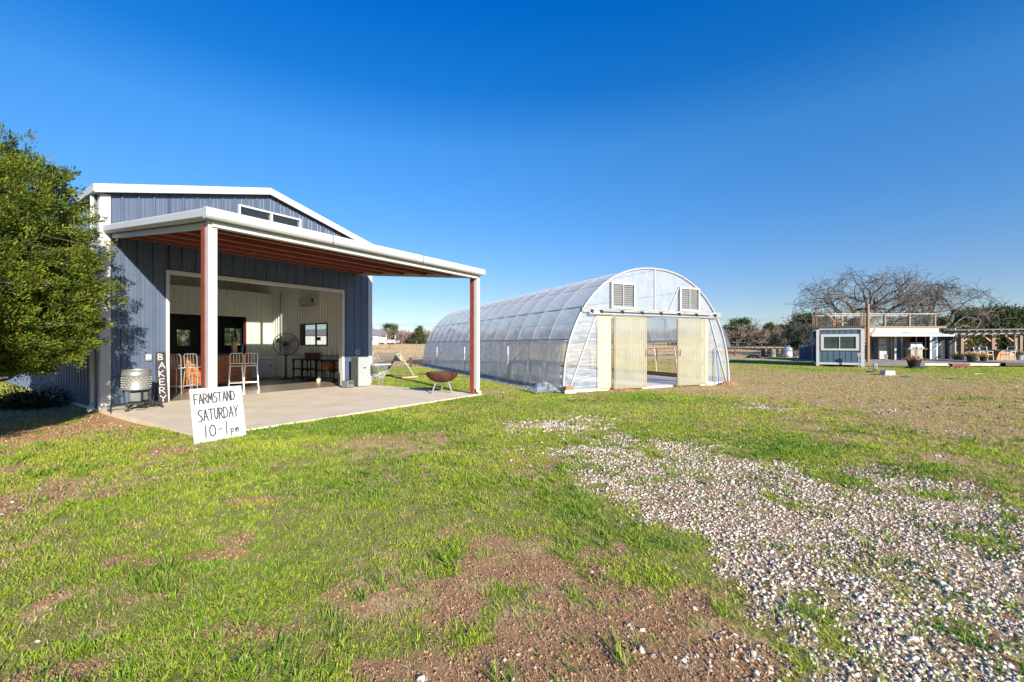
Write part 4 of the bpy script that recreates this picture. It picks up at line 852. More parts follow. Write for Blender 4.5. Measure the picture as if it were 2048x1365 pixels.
for i in range(6, 14):
    for j in range(4): m.f.append((i*5+j, (i+1)*5+j, (i+1)*5+j+1, i*5+j+1))
part(m, 'netting', net, cp)
m = MB(); m.quad((-hw, .0, 0.0), (-hw*.45, 0, .72), (-hw-1.6, .5, .75), (-hw-1.9, .5, 0)); part(m, 'side_net', net, cp); part(MB().tube([(-hw*.42, 0, .76), (-hw-.5, .15, .6), (-hw-1.1, .3, .62), (-hw-1.7, .5, .78)], .014, 5), 'rope', DGREY, cp)
bg_ = thing('blue_bag', 'dark green and blue bag lying at the foot of the A-frame', 'bag', (*gp(750, 755), -.03)); part(MB().lathe([(0, 0), (.16, 0), (.22, .08), (.16, .2), (.05, .26), (0, .25)], 10), 'sack', mat('dark_green_cloth', (.02, .045, .03), .8, bump=.6, bscale=6), bg_, smooth=True); part(MB().lathe([(0, 0), (.1, 0), (.12, .06), (0, .12)], 10, (-.2, -.1, 0)), 'blue_cloth', mat('blue_cloth', (.02, .08, .3)), bg_)
wf = thing('low_wire_fence', 'low dark wire fence panel between the field and the greenhouse', 'fence', (*gp(821, 734), -.03), 0)
part(MB().box(-.08, .08, -.03, .03, 0, .62), 'post', mat('rust_post', (.1, .05, .03)), wf)
m = MB()
for k in range(6): m.tube([(0, 0, .06+k*.11), (1.7, .6, .06+k*.11)], .006, 4)
for k in range(18): m.tube([(k*.095, k*.033, 0), (k*.095, k*.033, .62)], .004, 4)
part(m, 'mesh', BLACK, wf)

# ------------------------------------------------------------ cedar tree (left foreground)
def leafmesh(name, base, dirs, ln, wd, cols, m, parent=None, two=True):
    n = len(base); up = rng.normal(0, 1, (n, 3)); side = np.cross(dirs, up); side /= np.linalg.norm(side, axis=1)[:, None]+1e-9
    L = ln[:, None]; Wd = wd[:, None]; V = np.empty((n, 4, 3)); V[:, 0] = base; V[:, 1] = base+dirs*L*.45+side*Wd; V[:, 2] = base+dirs*L; V[:, 3] = base+dirs*L*.45-side*Wd
    return npmesh(name, V.reshape(-1, 3), np.arange(n*4), 4, m, parent, tint=np.repeat(cols, 4, 0))
LEAF = foliage('cedar_leaves', tr=.25, rough=.7)
def cedar():
    bx, by = -9.95, 7.75; t = thing('cedar_tree', 'large yellow green cedar tree growing beside the barn corner', 'tree', (bx, by, -.15))
    O = Vector((bx, by, -.15))
    part(MB().tube([(0, 0, -.1), (.05, 0, 1), (-.05, .05, 2.2), (0, 0, 3.6), (-.1, 0, 5.2)], [.2, .16, .12, .08, .02], 10), 'trunk', BARK, t)
    tips = [ray(px, py, Y) for px, py, Y in ((238, 572, 8.25), (205, 476, 8.1), (150, 362, 7.9), (195, 640, 8.1), (110, 735, 7.5), (60, 318, 7.8), (45, 282, 7.8), (5, 735, 7.2), (225, 600, 8.4), (170, 690, 7.9), (120, 340, 7.6), (185, 430, 8.1), (60, 745, 7.3), (150, 560, 7.2), (90, 480, 6.9),
        (60, 620, 6.7), (140, 650, 7.3), (30, 400, 6.9), (100, 390, 7.2), (0, 520, 6.5), (170, 520, 7.8), (210, 530, 8.2), (175, 605, 7.7), (100, 700, 7.1), (20, 680, 6.8), (40, 560, 6.6), (130, 440, 7.4), (80, 330, 7.4), (0, 330, 7.2), (150, 720, 7.7), (205, 665, 8.3))]
    tips = [Vector(((p-O).x*.90, (p-O).y*.93, (p-O).z*.95+.16)) for p in tips]
    tips += [Vector(q) for q in ((1.5, .2, 1.35), (1.2, -.6, 1.3), (1.7, .1, 1.8), (.8, -1.1, 1.35), (1.55, .5, 1.5), (.9, -.2, 1.4), (1.9, .4, 2.0), (.3, -1.4, 1.4), (.2, -.4, 1.35), (-.4, -1.0, 1.4), (1.0, .5, 1.4))]
    for k in range(70):
        z = random.uniform(1.6, 5.1); rr = 1.85*math.sin(math.pi*min(1, max(.05, (z+.4)/6.0)))**.55*random.uniform(.8, 1.05)*(1 if z < 4 else .75); a = random.uniform(0, 6.28); tips.append(Vector((rr*math.cos(a), rr*math.sin(a), z)))
    br = MB(); B = []; Dr = []
    for tp_ in tips:
        z0 = max(.3, tp_.z*random.uniform(.55, .75)); s = Vector((0, 0, z0)); mid = s.lerp(tp_, .55)+Vector((0, 0, -.08+random.uniform(-.1, .1)))
        pts = [s, s.lerp(mid, .5), mid, mid.lerp(tp_, .5), tp_]; br.tube(pts, [.035, .03, .02, .013, .004], 4, cap=False)
        ln = (tp_-s).length
        for q in range(int(14+ln*13)):
            f = random.uniform(.30, 1)**.8; i = min(3, int(f*4)); g = f*4-i; c = pts[i].lerp(pts[i+1], g); ax_ = (pts[i+1]-pts[i]).normalized()
            sp2 = .31*(1.15-f*.75); off = Vector((random.gauss(0, sp2), random.gauss(0, sp2), random.gauss(0, sp2*.55))); e = c+off
            if q % 3 == 0: br.tube([c, e], [.008, .003], 3, cap=False)
            d = (ax_*.8+off.normalized()*.7+Vector((0, 0, .25))).normalized(); B.append(e); Dr.append(d)
    part(br, 'branches', BARK, t)
    B = np.array([tuple(b_) for b_ in B]); Dr = np.array([tuple(d) for d in Dr]); n = len(B); K = 68
    # each plume: leaflets along a short curved axis
    f = rng.random((n, K)); pl = (.16+.16*rng.random(n))[:, None]
    jit = rng.normal(0, 1, (n, K, 3)); base = B[:, None]+Dr[:, None]*(f*pl)[..., None]+jit*(.045*(1.15-f*.7))[..., None]; base[..., 2] += -.02*f*f
    dirs = Dr[:, None]*.9+jit*.42+np.array([0, 0, .12]); dirs /= np.linalg.norm(dirs, axis=2)[..., None]
    base = base.reshape(-1, 3); dirs = dirs.reshape(-1, 3); N_ = len(base)
    bs, bu = BF.inv(base[:, 0]+bx, base[:, 1]+by); k = ~((bs > -1.36) & (bu > -.12)) & ~((bs > -1.42) & (base[:, 2] > 3.3)) & (base[:, 2] > .98+.2*rng.random(N_)) & (base[:, 0]+bx < -7.66); 
    ct = np.repeat(rng.random(n), K)[:, None]; r = rng.random(N_)[:, None]
    c = np.array([.045, .085, .010])*(1-ct)+np.array([.19, .235, .02])*ct; c = c*(.6+.8*r); c = np.where(rng.random(N_)[:, None] < .04, np.array([.2, .12, .05]), c)
    base, dirs, c = base[k], dirs[k], c[k]; N_ = len(base); print('cedar', N_)
    globals()['CEDAR'] = t
    leafmesh('crown', base, dirs, .032+.045*rng.random(N_), .008+.006*rng.random(N_), c, LEAF, t)
cedar()
c2 = clone(CEDAR); at(c2, (-8.1, 4.45, -.05), R(200), .76); tag(c2, 'second smaller cedar nearer the camera, shading the ground by the barn corner', 'tree')  # stands out of view on the left, put in for the shade it casts
# dark brush pile under it and gravel
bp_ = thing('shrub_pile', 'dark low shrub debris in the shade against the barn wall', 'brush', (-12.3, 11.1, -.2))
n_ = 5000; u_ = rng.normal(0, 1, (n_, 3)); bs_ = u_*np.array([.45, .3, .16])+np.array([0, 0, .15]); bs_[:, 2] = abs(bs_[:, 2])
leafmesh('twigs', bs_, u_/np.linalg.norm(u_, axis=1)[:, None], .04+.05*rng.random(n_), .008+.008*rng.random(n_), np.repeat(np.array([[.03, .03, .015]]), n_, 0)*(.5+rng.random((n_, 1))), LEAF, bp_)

# ------------------------------------------------------------ bare oaks
def bare(mb, p, d, L, r, depth, rnd, spread=.6, wig=.22, up=.03, minr=.006, kids=(2, 3), shrink=.76, seg=3, zmin=-1, env=None):
    pts = [p]; rs = [r]; q = p.copy(); dd = d.copy()
    for i in range(seg):
        dd = (dd+Vector((rnd.gauss(0, wig), rnd.gauss(0, wig), rnd.gauss(0, wig)+up))).normalized()
        if q.z < zmin: dd.z = abs(dd.z)
        if env:
            e_ = Vector(((q.x-env[0])/env[3], (q.y-env[1])/env[4], (q.z-env[2])/env[5])); 
            if e_.length > .97: dd = (dd-Vector((e_.x/env[3], e_.y/env[4], e_.z/env[5])).normalized()*.28).normalized()
            if e_.length > 1.04: depth = min(depth, 0)
        q = q+dd*(L/seg); pts.append(q.copy()); rs.append(max(minr, r*(1-.35*(i+1)/seg)))
    mb.tube(pts, rs, 7 if r > .12 else (5 if r > .04 else 3), cap=False)
    if depth <= 0: return
    for k in range(rnd.choice(kids)):
        i = seg if k < 2 else rnd.randint(1, seg-1); b = pts[i]
        ax_ = Vector((rnd.gauss(0, 1), rnd.gauss(0, 1), rnd.gauss(0, .8))).normalized(); nd = (dd+ax_*spread*rnd.uniform(.7, 1.3)).normalized()
        bare(mb, b, nd, L*shrink*rnd.uniform(.8, 1.15), max(minr, rs[i]*rnd.uniform(.62, .82)), depth-1, rnd, spread, wig, up, minr, kids, shrink, seg, zmin, env)
def oak(label, px, Y, base_z, limbs, seed, env, depth=6):
    x = (px-1024)/F*Y; t = thing('oak_tree', label, 'tree', (x, Y, base_z)); rnd = random.Random(seed)
    tr_ = MB(); tr_.tube([(0, 0, -.2), (.03, 0, .8), (0, .05, 1.9), (.05, 0, 2.6)], [.62, .45, .4, .36], 12); part(tr_, 'trunk', GBARK, t)
    m = MB()
    for (dx, dy, dz, L, r) in limbs: bare(m, Vector((0.03, 0, 2.2)), Vector((dx, dy, dz)).normalized(), L, r, depth, rnd, .70, .24, .0, .013, (2, 3, 3), .84, 4, 1.5, env)
    part(m, 'crown', GBARK, t); print('oak faces', len(m.f))
oak('largest bare spreading oak behind the container cabin', 1733, 42, .1, [(0, 0, 1, 2.6, .30), (-1, .2, .55, 2.9, .24), (-.5, -.3, .9, 2.6, .24), (1, 0, .5, 2.8, .24), (.45, .3, 1, 2.7, .25), (-1, -.2, .2, 2.6, .18), (.2, .9, .5, 2.4, .2), (-.7, .1, .9, 2.6, .2), (.8, -.3, .8, 2.6, .2), (0, -.6, 1, 2.6, .2)], 4, (-.3, 0, 4.3, 6.6, 5.0, 4.1), 6)
oak('bare oak with wide low limbs, right of the largest oak', 1862, 44, .15, [(.1, 0, 1, 2.4, .26), (1, .1, .35, 2.7, .22), (.7, -.2, .8, 2.6, .22), (-.9, .2, .5, 2.3, .2), (-.3, .5, .9, 2.4, .2), (1, -.1, .15, 2.8, .2)], 9, (.9, 0, 4.0, 4.2, 4.0, 3.4), 6)

# ------------------------------------------------------------ tree line
def gzf(x, y): return float(gz(np.array([x]), np.array([y]))[0])
EVL = foliage('evergreen_leaves', tr=.2, rough=.8)
def ev_proto(seed, h, r, c0, c1, conical, name='evergreen_tree'):
    rg = np.random.default_rng(seed); t = thing(name, 'x', 'tree'); rnd = random.Random(seed)
    m = MB().tube([(0, 0, -.2), (.05, 0, h*.4), (0, .05, h*.8)], [.16, .1, .03], 6)
    NL = 34; n = 130; B = []; 
    for k in range(NL):
        f = rnd.random(); z = h*(.12+.84*f); rr = r*((1-f)**.7*1.0+.1 if conical else math.sin(math.pi*(.18+.75*f))**.6); a = rnd.uniform(0, 6.28); q = rnd.uniform(.35, 1)
        c = np.array([rr*q*math.cos(a), rr*q*math.sin(a), z]); m.tube([(0, 0, z*.8), tuple(c)], [.03, .01], 3, cap=False); s = r*rnd.uniform(.22, .42)
        B.append(c+rg.normal(0, 1, (n, 3))*np.array([s, s, s*.7])*.6)
    part(m, 'trunk', BARK, t); B = np.concatenate(B); B[:, 2] = np.maximum(B[:, 2], .05); N_ = len(B)
    d = rg.normal(0, 1, (N_, 3)); d /= np.linalg.norm(d, axis=1)[:, None]; kk = np.repeat(rg.random(NL), n)[:, None]
    c = (np.array(c0)*(1-kk)+np.array(c1)*kk)*(.6+.8*rg.random((N_, 1)))
    leafmesh('crown', B, d, .2+.18*rg.random(N_), .05+.05*rg.random(N_), c, EVL, t); return t
def bare_proto(seed, h, name='bare_tree', m_=None):
    t = thing(name, 'x', 'tree'); rnd = random.Random(seed); m = MB().tube([(0, 0, -.2), (0, 0, h*.22)], [.12, .1], 6); part(m, 'trunk', m_ or BRUSHB, t); m = MB()
    for k in range(7): bare(m, Vector((0, 0, h*.12+.05*k)), Vector((rnd.gauss(0, .7), rnd.gauss(0, .7), 1)).normalized(), h*.27, .07, 4, rnd, .6, .25, .03, .026, (2, 3, 3), .75, 3)
    part(m, 'crown', m_ or BRUSHB, t); return t
EV = [ev_proto(1, 4.6, 1.7, (.035, .06, .02), (.075, .11, .03), True), ev_proto(2, 5.2, 2.3, (.035, .06, .018), (.08, .11, .03), False), ev_proto(3, 3.6, 1.8, (.09, .10, .025), (.15, .14, .035), False)]
BR = [bare_proto(11, 4.6), bare_proto(12, 4.0), bare_proto(13, 3.4, 'bare_shrub', mat('reddish_twigs', (.24, .17, .13), .9, var=.3))]
used = set()
def plant(pr, px, Y, h, label, group, sink=0):
    o = pr if id(pr) not in used and not used.add(id(pr)) else clone(pr)
    x = (px-1024)/F*Y; at(o, (x, Y, gzf(x, Y)-.05-sink), random.uniform(0, 6.28), h); tag(o, label, 'tree', group); return o
random.seed(21)
GL1, GL2, GL3 = 'evergreens in the far tree line', 'bare trees in the far tree line', 'bare shrubs in the far tree line'
# right-hand line (x 1450-2048) and beyond frame a little
for i in range(84):
    px = 1450+i*8.5+random.uniform(-6, 6); Y = random.uniform(80, 98)
    if i % 3 == 0: plant(BR[i % 2], px, Y-4, random.uniform(.8, 1.1), 'bare leafless tree standing in the far tree line', GL2)
    elif i % 3 == 1: plant(EV[(i//3) % 3], px, Y, random.uniform(.75, 1.0), 'bushy evergreen standing in the far tree line', GL1)
    else: plant(BR[(i//3) % 2], px, Y+5, random.uniform(.95, 1.25), 'bare leafless tree standing in the far tree line', GL2)
for i in range(22):      # darker nearer evergreens right of the cabin
    px = 1830+i*15+random.uniform(-6, 6); Y = random.uniform(55, 66); plant(EV[i % 2 if i % 5 else 2], px, Y, random.uniform(.85, 1.15), 'dark evergreen standing behind the pergola and deck', 'dark evergreens behind the pergola')
for px, Y, h in ((1612, 62, 1.0), (1596, 66, .8), (1632, 58, .95)): plant(EV[1], px, Y, h, 'dense dark evergreen just left of the cabin', 'evergreens left of the cabin')
for px, Y, h in ((1500, 85, .8), (1530, 84, .85)): plant(EV[2], px, Y, h, 'olive green rounded evergreen in the tree line by the gate', 'olive evergreens by the gate')
plant(BR[0], 1578, 64, 1.0, 'pale bare tree between the evergreens left of the cabin', None)
for i in range(90):      # left line behind the field
    px = 600+i*9.5+random.uniform(-8, 8); Y = random.uniform(112, 124)
    if i % 7 == 3: plant(EV[i % 3], px, Y, random.uniform(.6, .8), 'bushy evergreen standing in the far tree line', GL1)
    else: plant(BR[i % 3], px, Y, random.uniform(.85, 1.1), 'bare leafless tree standing in the far tree line', GL2)
for i in range(14): plant(BR[2], 772+i*8, random.uniform(105, 112), random.uniform(.9, 1.2), 'low reddish bare shrub at the far edge of the field', GL3)
plant(EV[1], 781, 109, .95, 'round dark green evergreen beside the white house', None); plant(EV[0], 841, 104, .95, 'dark pointed evergreen at the field edge left of the greenhouse', None)
for i in range(16): 
    px = 60+i*26; plant(BR[i % 3] if i % 3 else EV[i % 2], px, random.uniform(70, 85), random.uniform(1.0, 1.3), 'tree seen through the back windows of the barn', 'trees behind the barn')

def underbrush(name, label, pts, n, h, cols):
    P = []; 
    for a_, b_ in zip(pts, pts[1:]):
        t_ = rng.random(n)[:, None]; P.append(np.array(a_)[None]*(1-t_)+np.array(b_)[None]*t_)
    P = np.concatenate(P); P[:, 1] += rng.normal(0, 1.5, len(P)); hh = h*(.35+.9*fbm(P[:, 0], P[:, 1]*.2, .22, 33)); z = gz(P[:, 0], P[:, 1])+hh*rng.random(len(P))**1.3
    d = rng.normal(0, 1, (len(P), 3)); d[:, 2] = abs(d[:, 2])+.4; d /= np.linalg.norm(d, axis=1)[:, None]; k = fbm(P[:, 0], P[:, 1], .12, 61)[:, None]; k = np.clip((k-.35)*3.3, 0, 1)
    c = (np.array(cols[0])*(1-k)+np.array(cols[1])*k)*(.6+.7*rng.random((len(P), 1)))
    tag(leafmesh(name, np.stack([P[:, 0], P[:, 1], z], 1), d, .35+.4*rng.random(len(P)), .05+.06*rng.random(len(P)), c, EVL), label, 'brush', kind='stuff')
underbrush('underbrush', 'low tangled brown brush under the far tree line behind the left field', [(-75, 112), (-40, 113), (0, 114), (40, 118)], 9000, 3.2, ((.24, .175, .13), (.33, .23, .17)))
underbrush('brush_belt', 'mixed olive and brown brush below the far tree line on the right', [(34, 92), (62, 86), (105, 82)], 11000, 3.6, ((.10, .105, .045), (.20, .15, .11)))
# ------------------------------------------------------------ far white house, pole, fences
hx, hy = (716-1024)/F*100, 100
wh = thing('white_house', 'long white house with grey roof and white railed porch across the field', 'house', (hx, hy, gzf(hx, hy)-.1), 0)
part(MB().box(-13, 4.6, 0, 7, 0, 2.25), 'wall', mat('house_white', (.66, .66, .65), .6), wh)
part(MB().ngon([(-13.4, -.4, 2.2), (-13.4, 3.5, 3.7), (-13.4, 7.4, 2.2)], (18.4, 0, 0)), 'roof', mat('shingle_grey', (.22, .21, .21), .9), wh)
for x_ in (-9, -3, 3.0): w_ = part(MB().box(x_-.5, x_+.5, -.04, .0, 1.0, 1.9), 'window', LGREY, wh); part(MB().box(x_-.4, x_+.4, -.05, -.041, 1.1, 1.8), 'pane', DGLASS, w_)
m = MB().box(4.6, 8.6, .2, 4, .5, .62)
part(m, 'porch_deck', WHITE, wh); part(MB().box(4.6, 8.6, .15, .2, .6, 1.1).box(8.55, 8.6, .2, 4, .6, 1.1).box(4.6, 8.6, .15, .2, 1.15, 1.22), 'porch_railing', WHITE, wh)
for x_ in (5.0, 6.5, 8.5): part(MB().box(x_-.07, x_+.07, .15, .29, 0, 2.3), 'porch_post', WHITE, wh)
pxx, pyy = (771-1024)/F*112, 112; zz = gzf(pxx, pyy)
def pole(label, x, y, h):
    t = thing('power_pole', label, 'utility pole', (x, y, gzf(x, y)-.1), 0); part(MB().tube([(0, 0, 0), (0, 0, h)], [.16, .11], 8), 'pole', GBARK, t); part(MB().box(-1.1, 1.1, -.07, .07, h-.75, h-.6), 'cross_arm', GBARK, t); return t
pole('distant wooden power pole with cross arm behind the white house', pxx, pyy, 5.2); pole('wooden power pole far beyond the left edge', -110, 112, 6); pole('wooden power pole beyond the greenhouse roof', 45, 128, 7.6); pole('wooden power pole beyond the right tree line', 165, 128, 7.5)
for nm, a, b_ in (('left', (-110, 112, 7.0), (pxx, 112, zz+4.6)), ('mid', (pxx, 112, zz+4.6), (45, 128, 8.7)), ('right', (45, 128, 8.7), (165, 128, 8.6))):
    m = MB()
    for off in (-1, 1):
        pts = []
        for i in range(13):
            f = i/12; p = Vector(a).lerp(Vector(b_), f); p.z -= 1.2*4*f*(1-f)*.4; p.x += off; p.z += (off+1)*.25; pts.append(p)
        m.tube(pts, .022, 3)
    o = m.build('power_line', BLACK); tag(o, {'left': 'sagging wires running left of the distant power pole', 'mid': 'sagging wires between the distant pole and the greenhouse', 'right': 'thin sagging wires above the right tree line'}[nm], 'power line')
def fence(label, pts, h, step, rails, m_post, m_rail, rr=.02, pr=.04, name='field_fence'):
    p0 = pts[0]; t = thing(name, label, 'fence', (p0[0], p0[1], gzf(*p0)-.05)); O = Vector((p0[0], p0[1], gzf(*p0)-.05)); ps = []
    for a, b_ in zip(pts, pts[1:]):
        L = math.dist(a, b_); k = max(1, int(L/step)); ps += [(a[0]+(b_[0]-a[0])*i/k, a[1]+(b_[1]-a[1])*i/k) for i in range(k)]
    ps.append(pts[-1]); P3 = [Vector((x, y, gzf(x, y)-.05))-O for x, y in ps]
    for p in P3[:90]: part(MB().tube([p-Vector((0, 0, .1)), p+Vector((0, 0, h))], pr, 6), 'post', m_post, t)
    m = MB()
    for z in rails: m.tube([p+Vector((0, 0, z*h)) for p in P3], rr, 4)
    part(m, 'rails', m_rail, t); return t
def gx(px, Y): return ((px-1024)/F*Y, Y)
PIPE = mat('pipe_brown', (.07, .045, .035), .6)
fence('dark pipe fence crossing the far yard right of the greenhouse', [gx(1452, 45), gx(1622, 44)], .9, 3.6, (.5, .98), PIPE, PIPE, .03, .05, 'pipe_fence')
fence('pale rail fence in front of the far tree line', [gx(1440, 76), gx(1640, 60), gx(2080, 56)], 1.0, 3.2, (.55, .98), mat('fence_grey', (.42, .38, .33), .8), mat('fence_grey', (.4, .4, .4)), .06, .08, 'rail_fence')
fence('thin wire fence with wooden posts at the back of the left field', [gx(735, 96), gx(905, 98)], 1.1, 2.6, (.4, .7, .95), GBARK, BLACK, .01, .06)
fence('thin wire fence with rusty stakes across the left field', [gx(700, 66), gx(860, 64)], 1.0, 5.0, (.3, .6, .9), PIPE, BLACK, .008, .03)
fence('rail fence behind the greenhouse seen through its open door', [gx(1180, 31), gx(1452, 45)], 1.15, 4.0, (.5, .97), PIPE, PIPE, .025, .05)
gt = thing('farm_gate', 'brown tubular farm gate between greenhouse and pipe fence', 'gate', (*gx(1444, 44.6), .15), 0)
m = MB()
for z in (.15, .35, .55, .78, 1.0): m.tube([(0, 0, z*.9), (1.3, -.02, z*.9)], .022, 5)
part(m, 'bars', PIPE, gt); part(MB().box(1.3, 1.4, -.05, .05, 0, 1.0), 'gate_post', PIPE, gt)
# tank and barrels
def cyl(name, label, cat, px, Y, r, h, m_, grp=None):
    x, y = gx(px, Y); t = thing(name, label, cat, (x, y, gzf(x, y)-.03), 0, grp); return t
tk = cyl('propane_tank', 'white upright propane tank beside the barrels', 'tank', 1576, 43.5, .38, 1.1, None)
part(MB().lathe([(0, .06), (.3, .06), (.38, .14), (.38, .86), (.33, .98), (.2, 1.05), (0, 1.07)], 28), 'tank_body', mat('tank_white', (.68, .68, .67), .4), tk, smooth=True); part(MB().lathe([(.16, 1.03), (.17, 1.2), (.14, 1.2), (.13, 1.03)], 16), 'collar', WHITE, tk); part(MB().lathe([(.2, 0), (.3, 0), (.3, .07), (.2, .07)], 20), 'foot_ring', WHITE, tk)
BGm = mat('barrel_olive', (.25, .25, .17), .6)
for px, lb, mm in ((1529, 'black barrel, leftmost of the row by the tank', BLACK), (1545, 'olive grey barrel in the middle of the row', BGm), (1558, 'olive barrel standing next to the propane tank', BGm)):
    bb = cyl('barrel', lb, 'barrel', px, 44, .3, .8, None, 'barrels by the propane tank'); part(MB().lathe([(0, 0), (.29, 0), (.3, .25), (.315, .27), (.3, .29), (.3, .55), (.315, .57), (.3, .59), (.29, .82), (.27, .8), (0, .8)], 20), 'barrel_body', mm, bb, smooth=True); part(MB().lathe([(.285, .82), (.305, .83), (.305, .86), (.285, .86)], 20), 'rim', DGREY, bb)
wb = cyl('tarp_heap', 'low dark tarp heap on the grass left of the barrels', 'tarp', 1508, 42, 1, 1, None); part(MB().lathe([(0, .38), (.3, .36), (.6, .2), (.75, .03), (.78, 0)], 9), 'cover', mat('dark_tarp', (.03, .04, .035), .7), wb); part(MB().box(-.6, .5, -.5, -.42, .0, .06), 'plank', GREYW, wb)
sd_ = thing('blue_shed', 'small dark blue shed behind the left side of the cabin', 'shed', (*gx(1611, 40), .03), R(-38)); part(MB().ribs(-.5, .5, 0, 0, 1.35).box(-.5, .5, .05, 1.0, 0, 1.3), 'wall', BLUE, sd_); part(MB().box(-.55, .55, -.06, 1.06, 1.35, 1.40), 'roof', DGREY, sd_)
bsn = thing('yellow_stake', 'leaning yellow plank propped in the grass near the tank', 'plank', (*gx(1593, 41), .05)); part(MB().bar((0, 0, 0), (-.35, 0, .6), .05), 'plank', mat('yellow_w', (.5, .4, .12)), bsn); part(MB().bar((-.3, 0, .4), (-.25, .1, .0), .04), 'prop', PINE, bsn)

# ------------------------------------------------------------ CABIN
SIDING = mat('blue_siding', (.062, .11, .165), .6, 0, .1, 3)
cab = thing('container_cabin', 'blue container cabin with white trim, wide window and roof deck', 'cabin', CF.w(0, 0, 0), CF.t)
CW, CL, CH = 2.44, 6.1, 2.5
part(MB().box(.02, CW-.02, .02, CL, .12, CH), 'wall', SIDING, cab)
m = MB()
for k in range(1, 8): m.box(k*.305-.007, k*.305+.007, .008, .0199, .14, CH-.02)
for k in range(1, 19): m.box(.008, .0199, k*.32-.007, k*.32+.007, .14, CH-.02)
part(m, 'siding_joint', mat('joint', (.03, .05, .07)), cab)
part(MB().box(-.02, .14, -.03, .015, .0, CH-.12).box(CW-.16, CW+.03, -.03, .015, 0, CH-.12).box(.14, CW-.16, -.025, .015, .1, .24).box(.1, CW-.1, -.025, .015, CH-.14, CH-.01).box(-.025, .019, .02, .2, 0, CH-.12).box(-.025, .019, CL-.15, CL, .0, CH).box(-.02, .019, .2, CL-.15, CH-.16, CH-.02).box(-.02, .019, .2, CL-.15, .05, .16), 'trim', WHITE, cab)
m = MB().box(.22, 2.2, -.05, .016, 1.02, 1.14).box(.22, 2.2, -.05, .016, 1.90, 2.07).box(.22, .38, -.05, .016, 1.14, 1.9).box(2.04, 2.2, -.05, .016, 1.14, 1.9).box(1.19, 1.23, -.045, .016, 1.14, 1.9)
wn = part(m, 'window', WHITE, cab); part(MB().box(.38, 1.19, .0, .015, 1.14, 1.9).box(1.23, 2.04, .0, .015, 1.14, 1.9), 'pane', mat('dark_pane', (.03, .05, .05), .08, 0, .5, 2), wn)
part(MB().box(-.05, CW+.08, -.1, CL, CH, CH+.1), 'roof', wood('deckfascia', (.12, .07, .045)), cab)
part(MB().box(-.3, -.026, 1.6, 2.2, 1.35, 1.85), 'wall_air_conditioner', LGREY, cab)
for x_ in (.2, 2.2): part(MB().box(x_-.14, x_+.14, .05, .3, -.1, .1), 'footing', BARK, cab)
zD = CH+.1; RW = wood('rail_wood', (.21, .145, .095), 4, along='z')
for x_, y_, h_ in ((0, -.05, 1.05), (CW, -.05, 1.0), (0, .9, 1.0), (0, 1.9, 1.0), (0, 3.1, 1.0), (0, 4.5, 1.0), (0, 6.0, 1.0), (CW, 1.4, .95)): part(MB().box(x_-.045, x_+.045, y_-.045, y_+.045, zD, zD+h_), 'deck_post', RW, cab)
part(MB().box(0, CW, -.08, -.02, zD+.9, zD+.93).box(-.03, .03, 0, CL, zD+.9, zD+.93), 'deck_rail', RW, cab)
m = MB()
for k in range(1, 9): m.tube([(0, -.05, zD+k*.1), (CW, -.05, zD+k*.1)], .004, 3); m.tube([(0, 0, zD+k*.1), (0, CL, zD+k*.1)], .004, 3)
for k in range(1, 24): m.tube([(k*.1, -.05, zD), (k*.1, -.05, zD+.9)], .004, 3)
part(m, 'wire_mesh', mat('dull_wire', (.2, .2, .2), .5), cab)
lg = thing('sun_lounger', 'orange wooden sun lounger with raised back on the roof deck', 'sun lounger', CF.w(.35, .55, zD), CF.t)
OR = wood('orange_wood', (.62, .27, .09), 4)
part(MB().box(.55, 1.75, -.28, .28, .27, .34), 'seat', OR, lg); part(MB().bar((.62, 0, .3), (.15, 0, .82), .56, .06, up=(1, 0, 0)) if False else MB().ngon([(.62, -.28, .3), (.1, -.28, .85), (.16, -.28, .89), (.69, -.28, .34)], (0, .56, 0)), 'backrest', OR, lg)
part(MB().ngon([(.05, -.27, .8), (.1, -.27, .85), (.5, -.27, .42), (.42, -.27, .38)], (0, .54, 0)), 'back_support', mat('rusty_slats', (.12, .04, .025)), lg)
for x_ in (.6, 1.6):
    for y_ in (-.24, .24): part(MB().box(x_-.03, x_+.03, y_-.03, y_+.03, 0, .27), 'leg', OR, lg)
for y_ in (-.3, .3): part(MB().lathe([(0, -.015), (.08, -.015), (.08, .015), (0, .015)], 14, M=Matrix.Translation((.6, y_, .08)) @ Mq), 'wheel', PINE, lg)
bu = thing('black_tub', 'black plastic tub planter on the roof deck by the lounger', 'tub', CF.w(1.98, .2, zD), 0); part(MB().lathe([(0, 0), (.2, 0), (.26, .42), (.28, .42), (.28, .45), (.25, .45), (.18, .05), (0, .04)], 20), 'tub_body', BLACK, bu); part(MB().lathe([(0, .4), (.24, .4)], 20), 'soil', BARK, bu)
mt = thing('meter_pedestal', 'grey electric meter pedestal with conduit before the cabin wall', 'meter', CF.w(2.15, -.45, -.03), CF.t); part(MB().box(-.1, .1, -.05, .05, .68, .92), 'meter_box', LGREY, mt, bev=.01); part(MB().box(-.035, .035, -.02, .02, 0, .68), 'conduit', LGREY, mt)
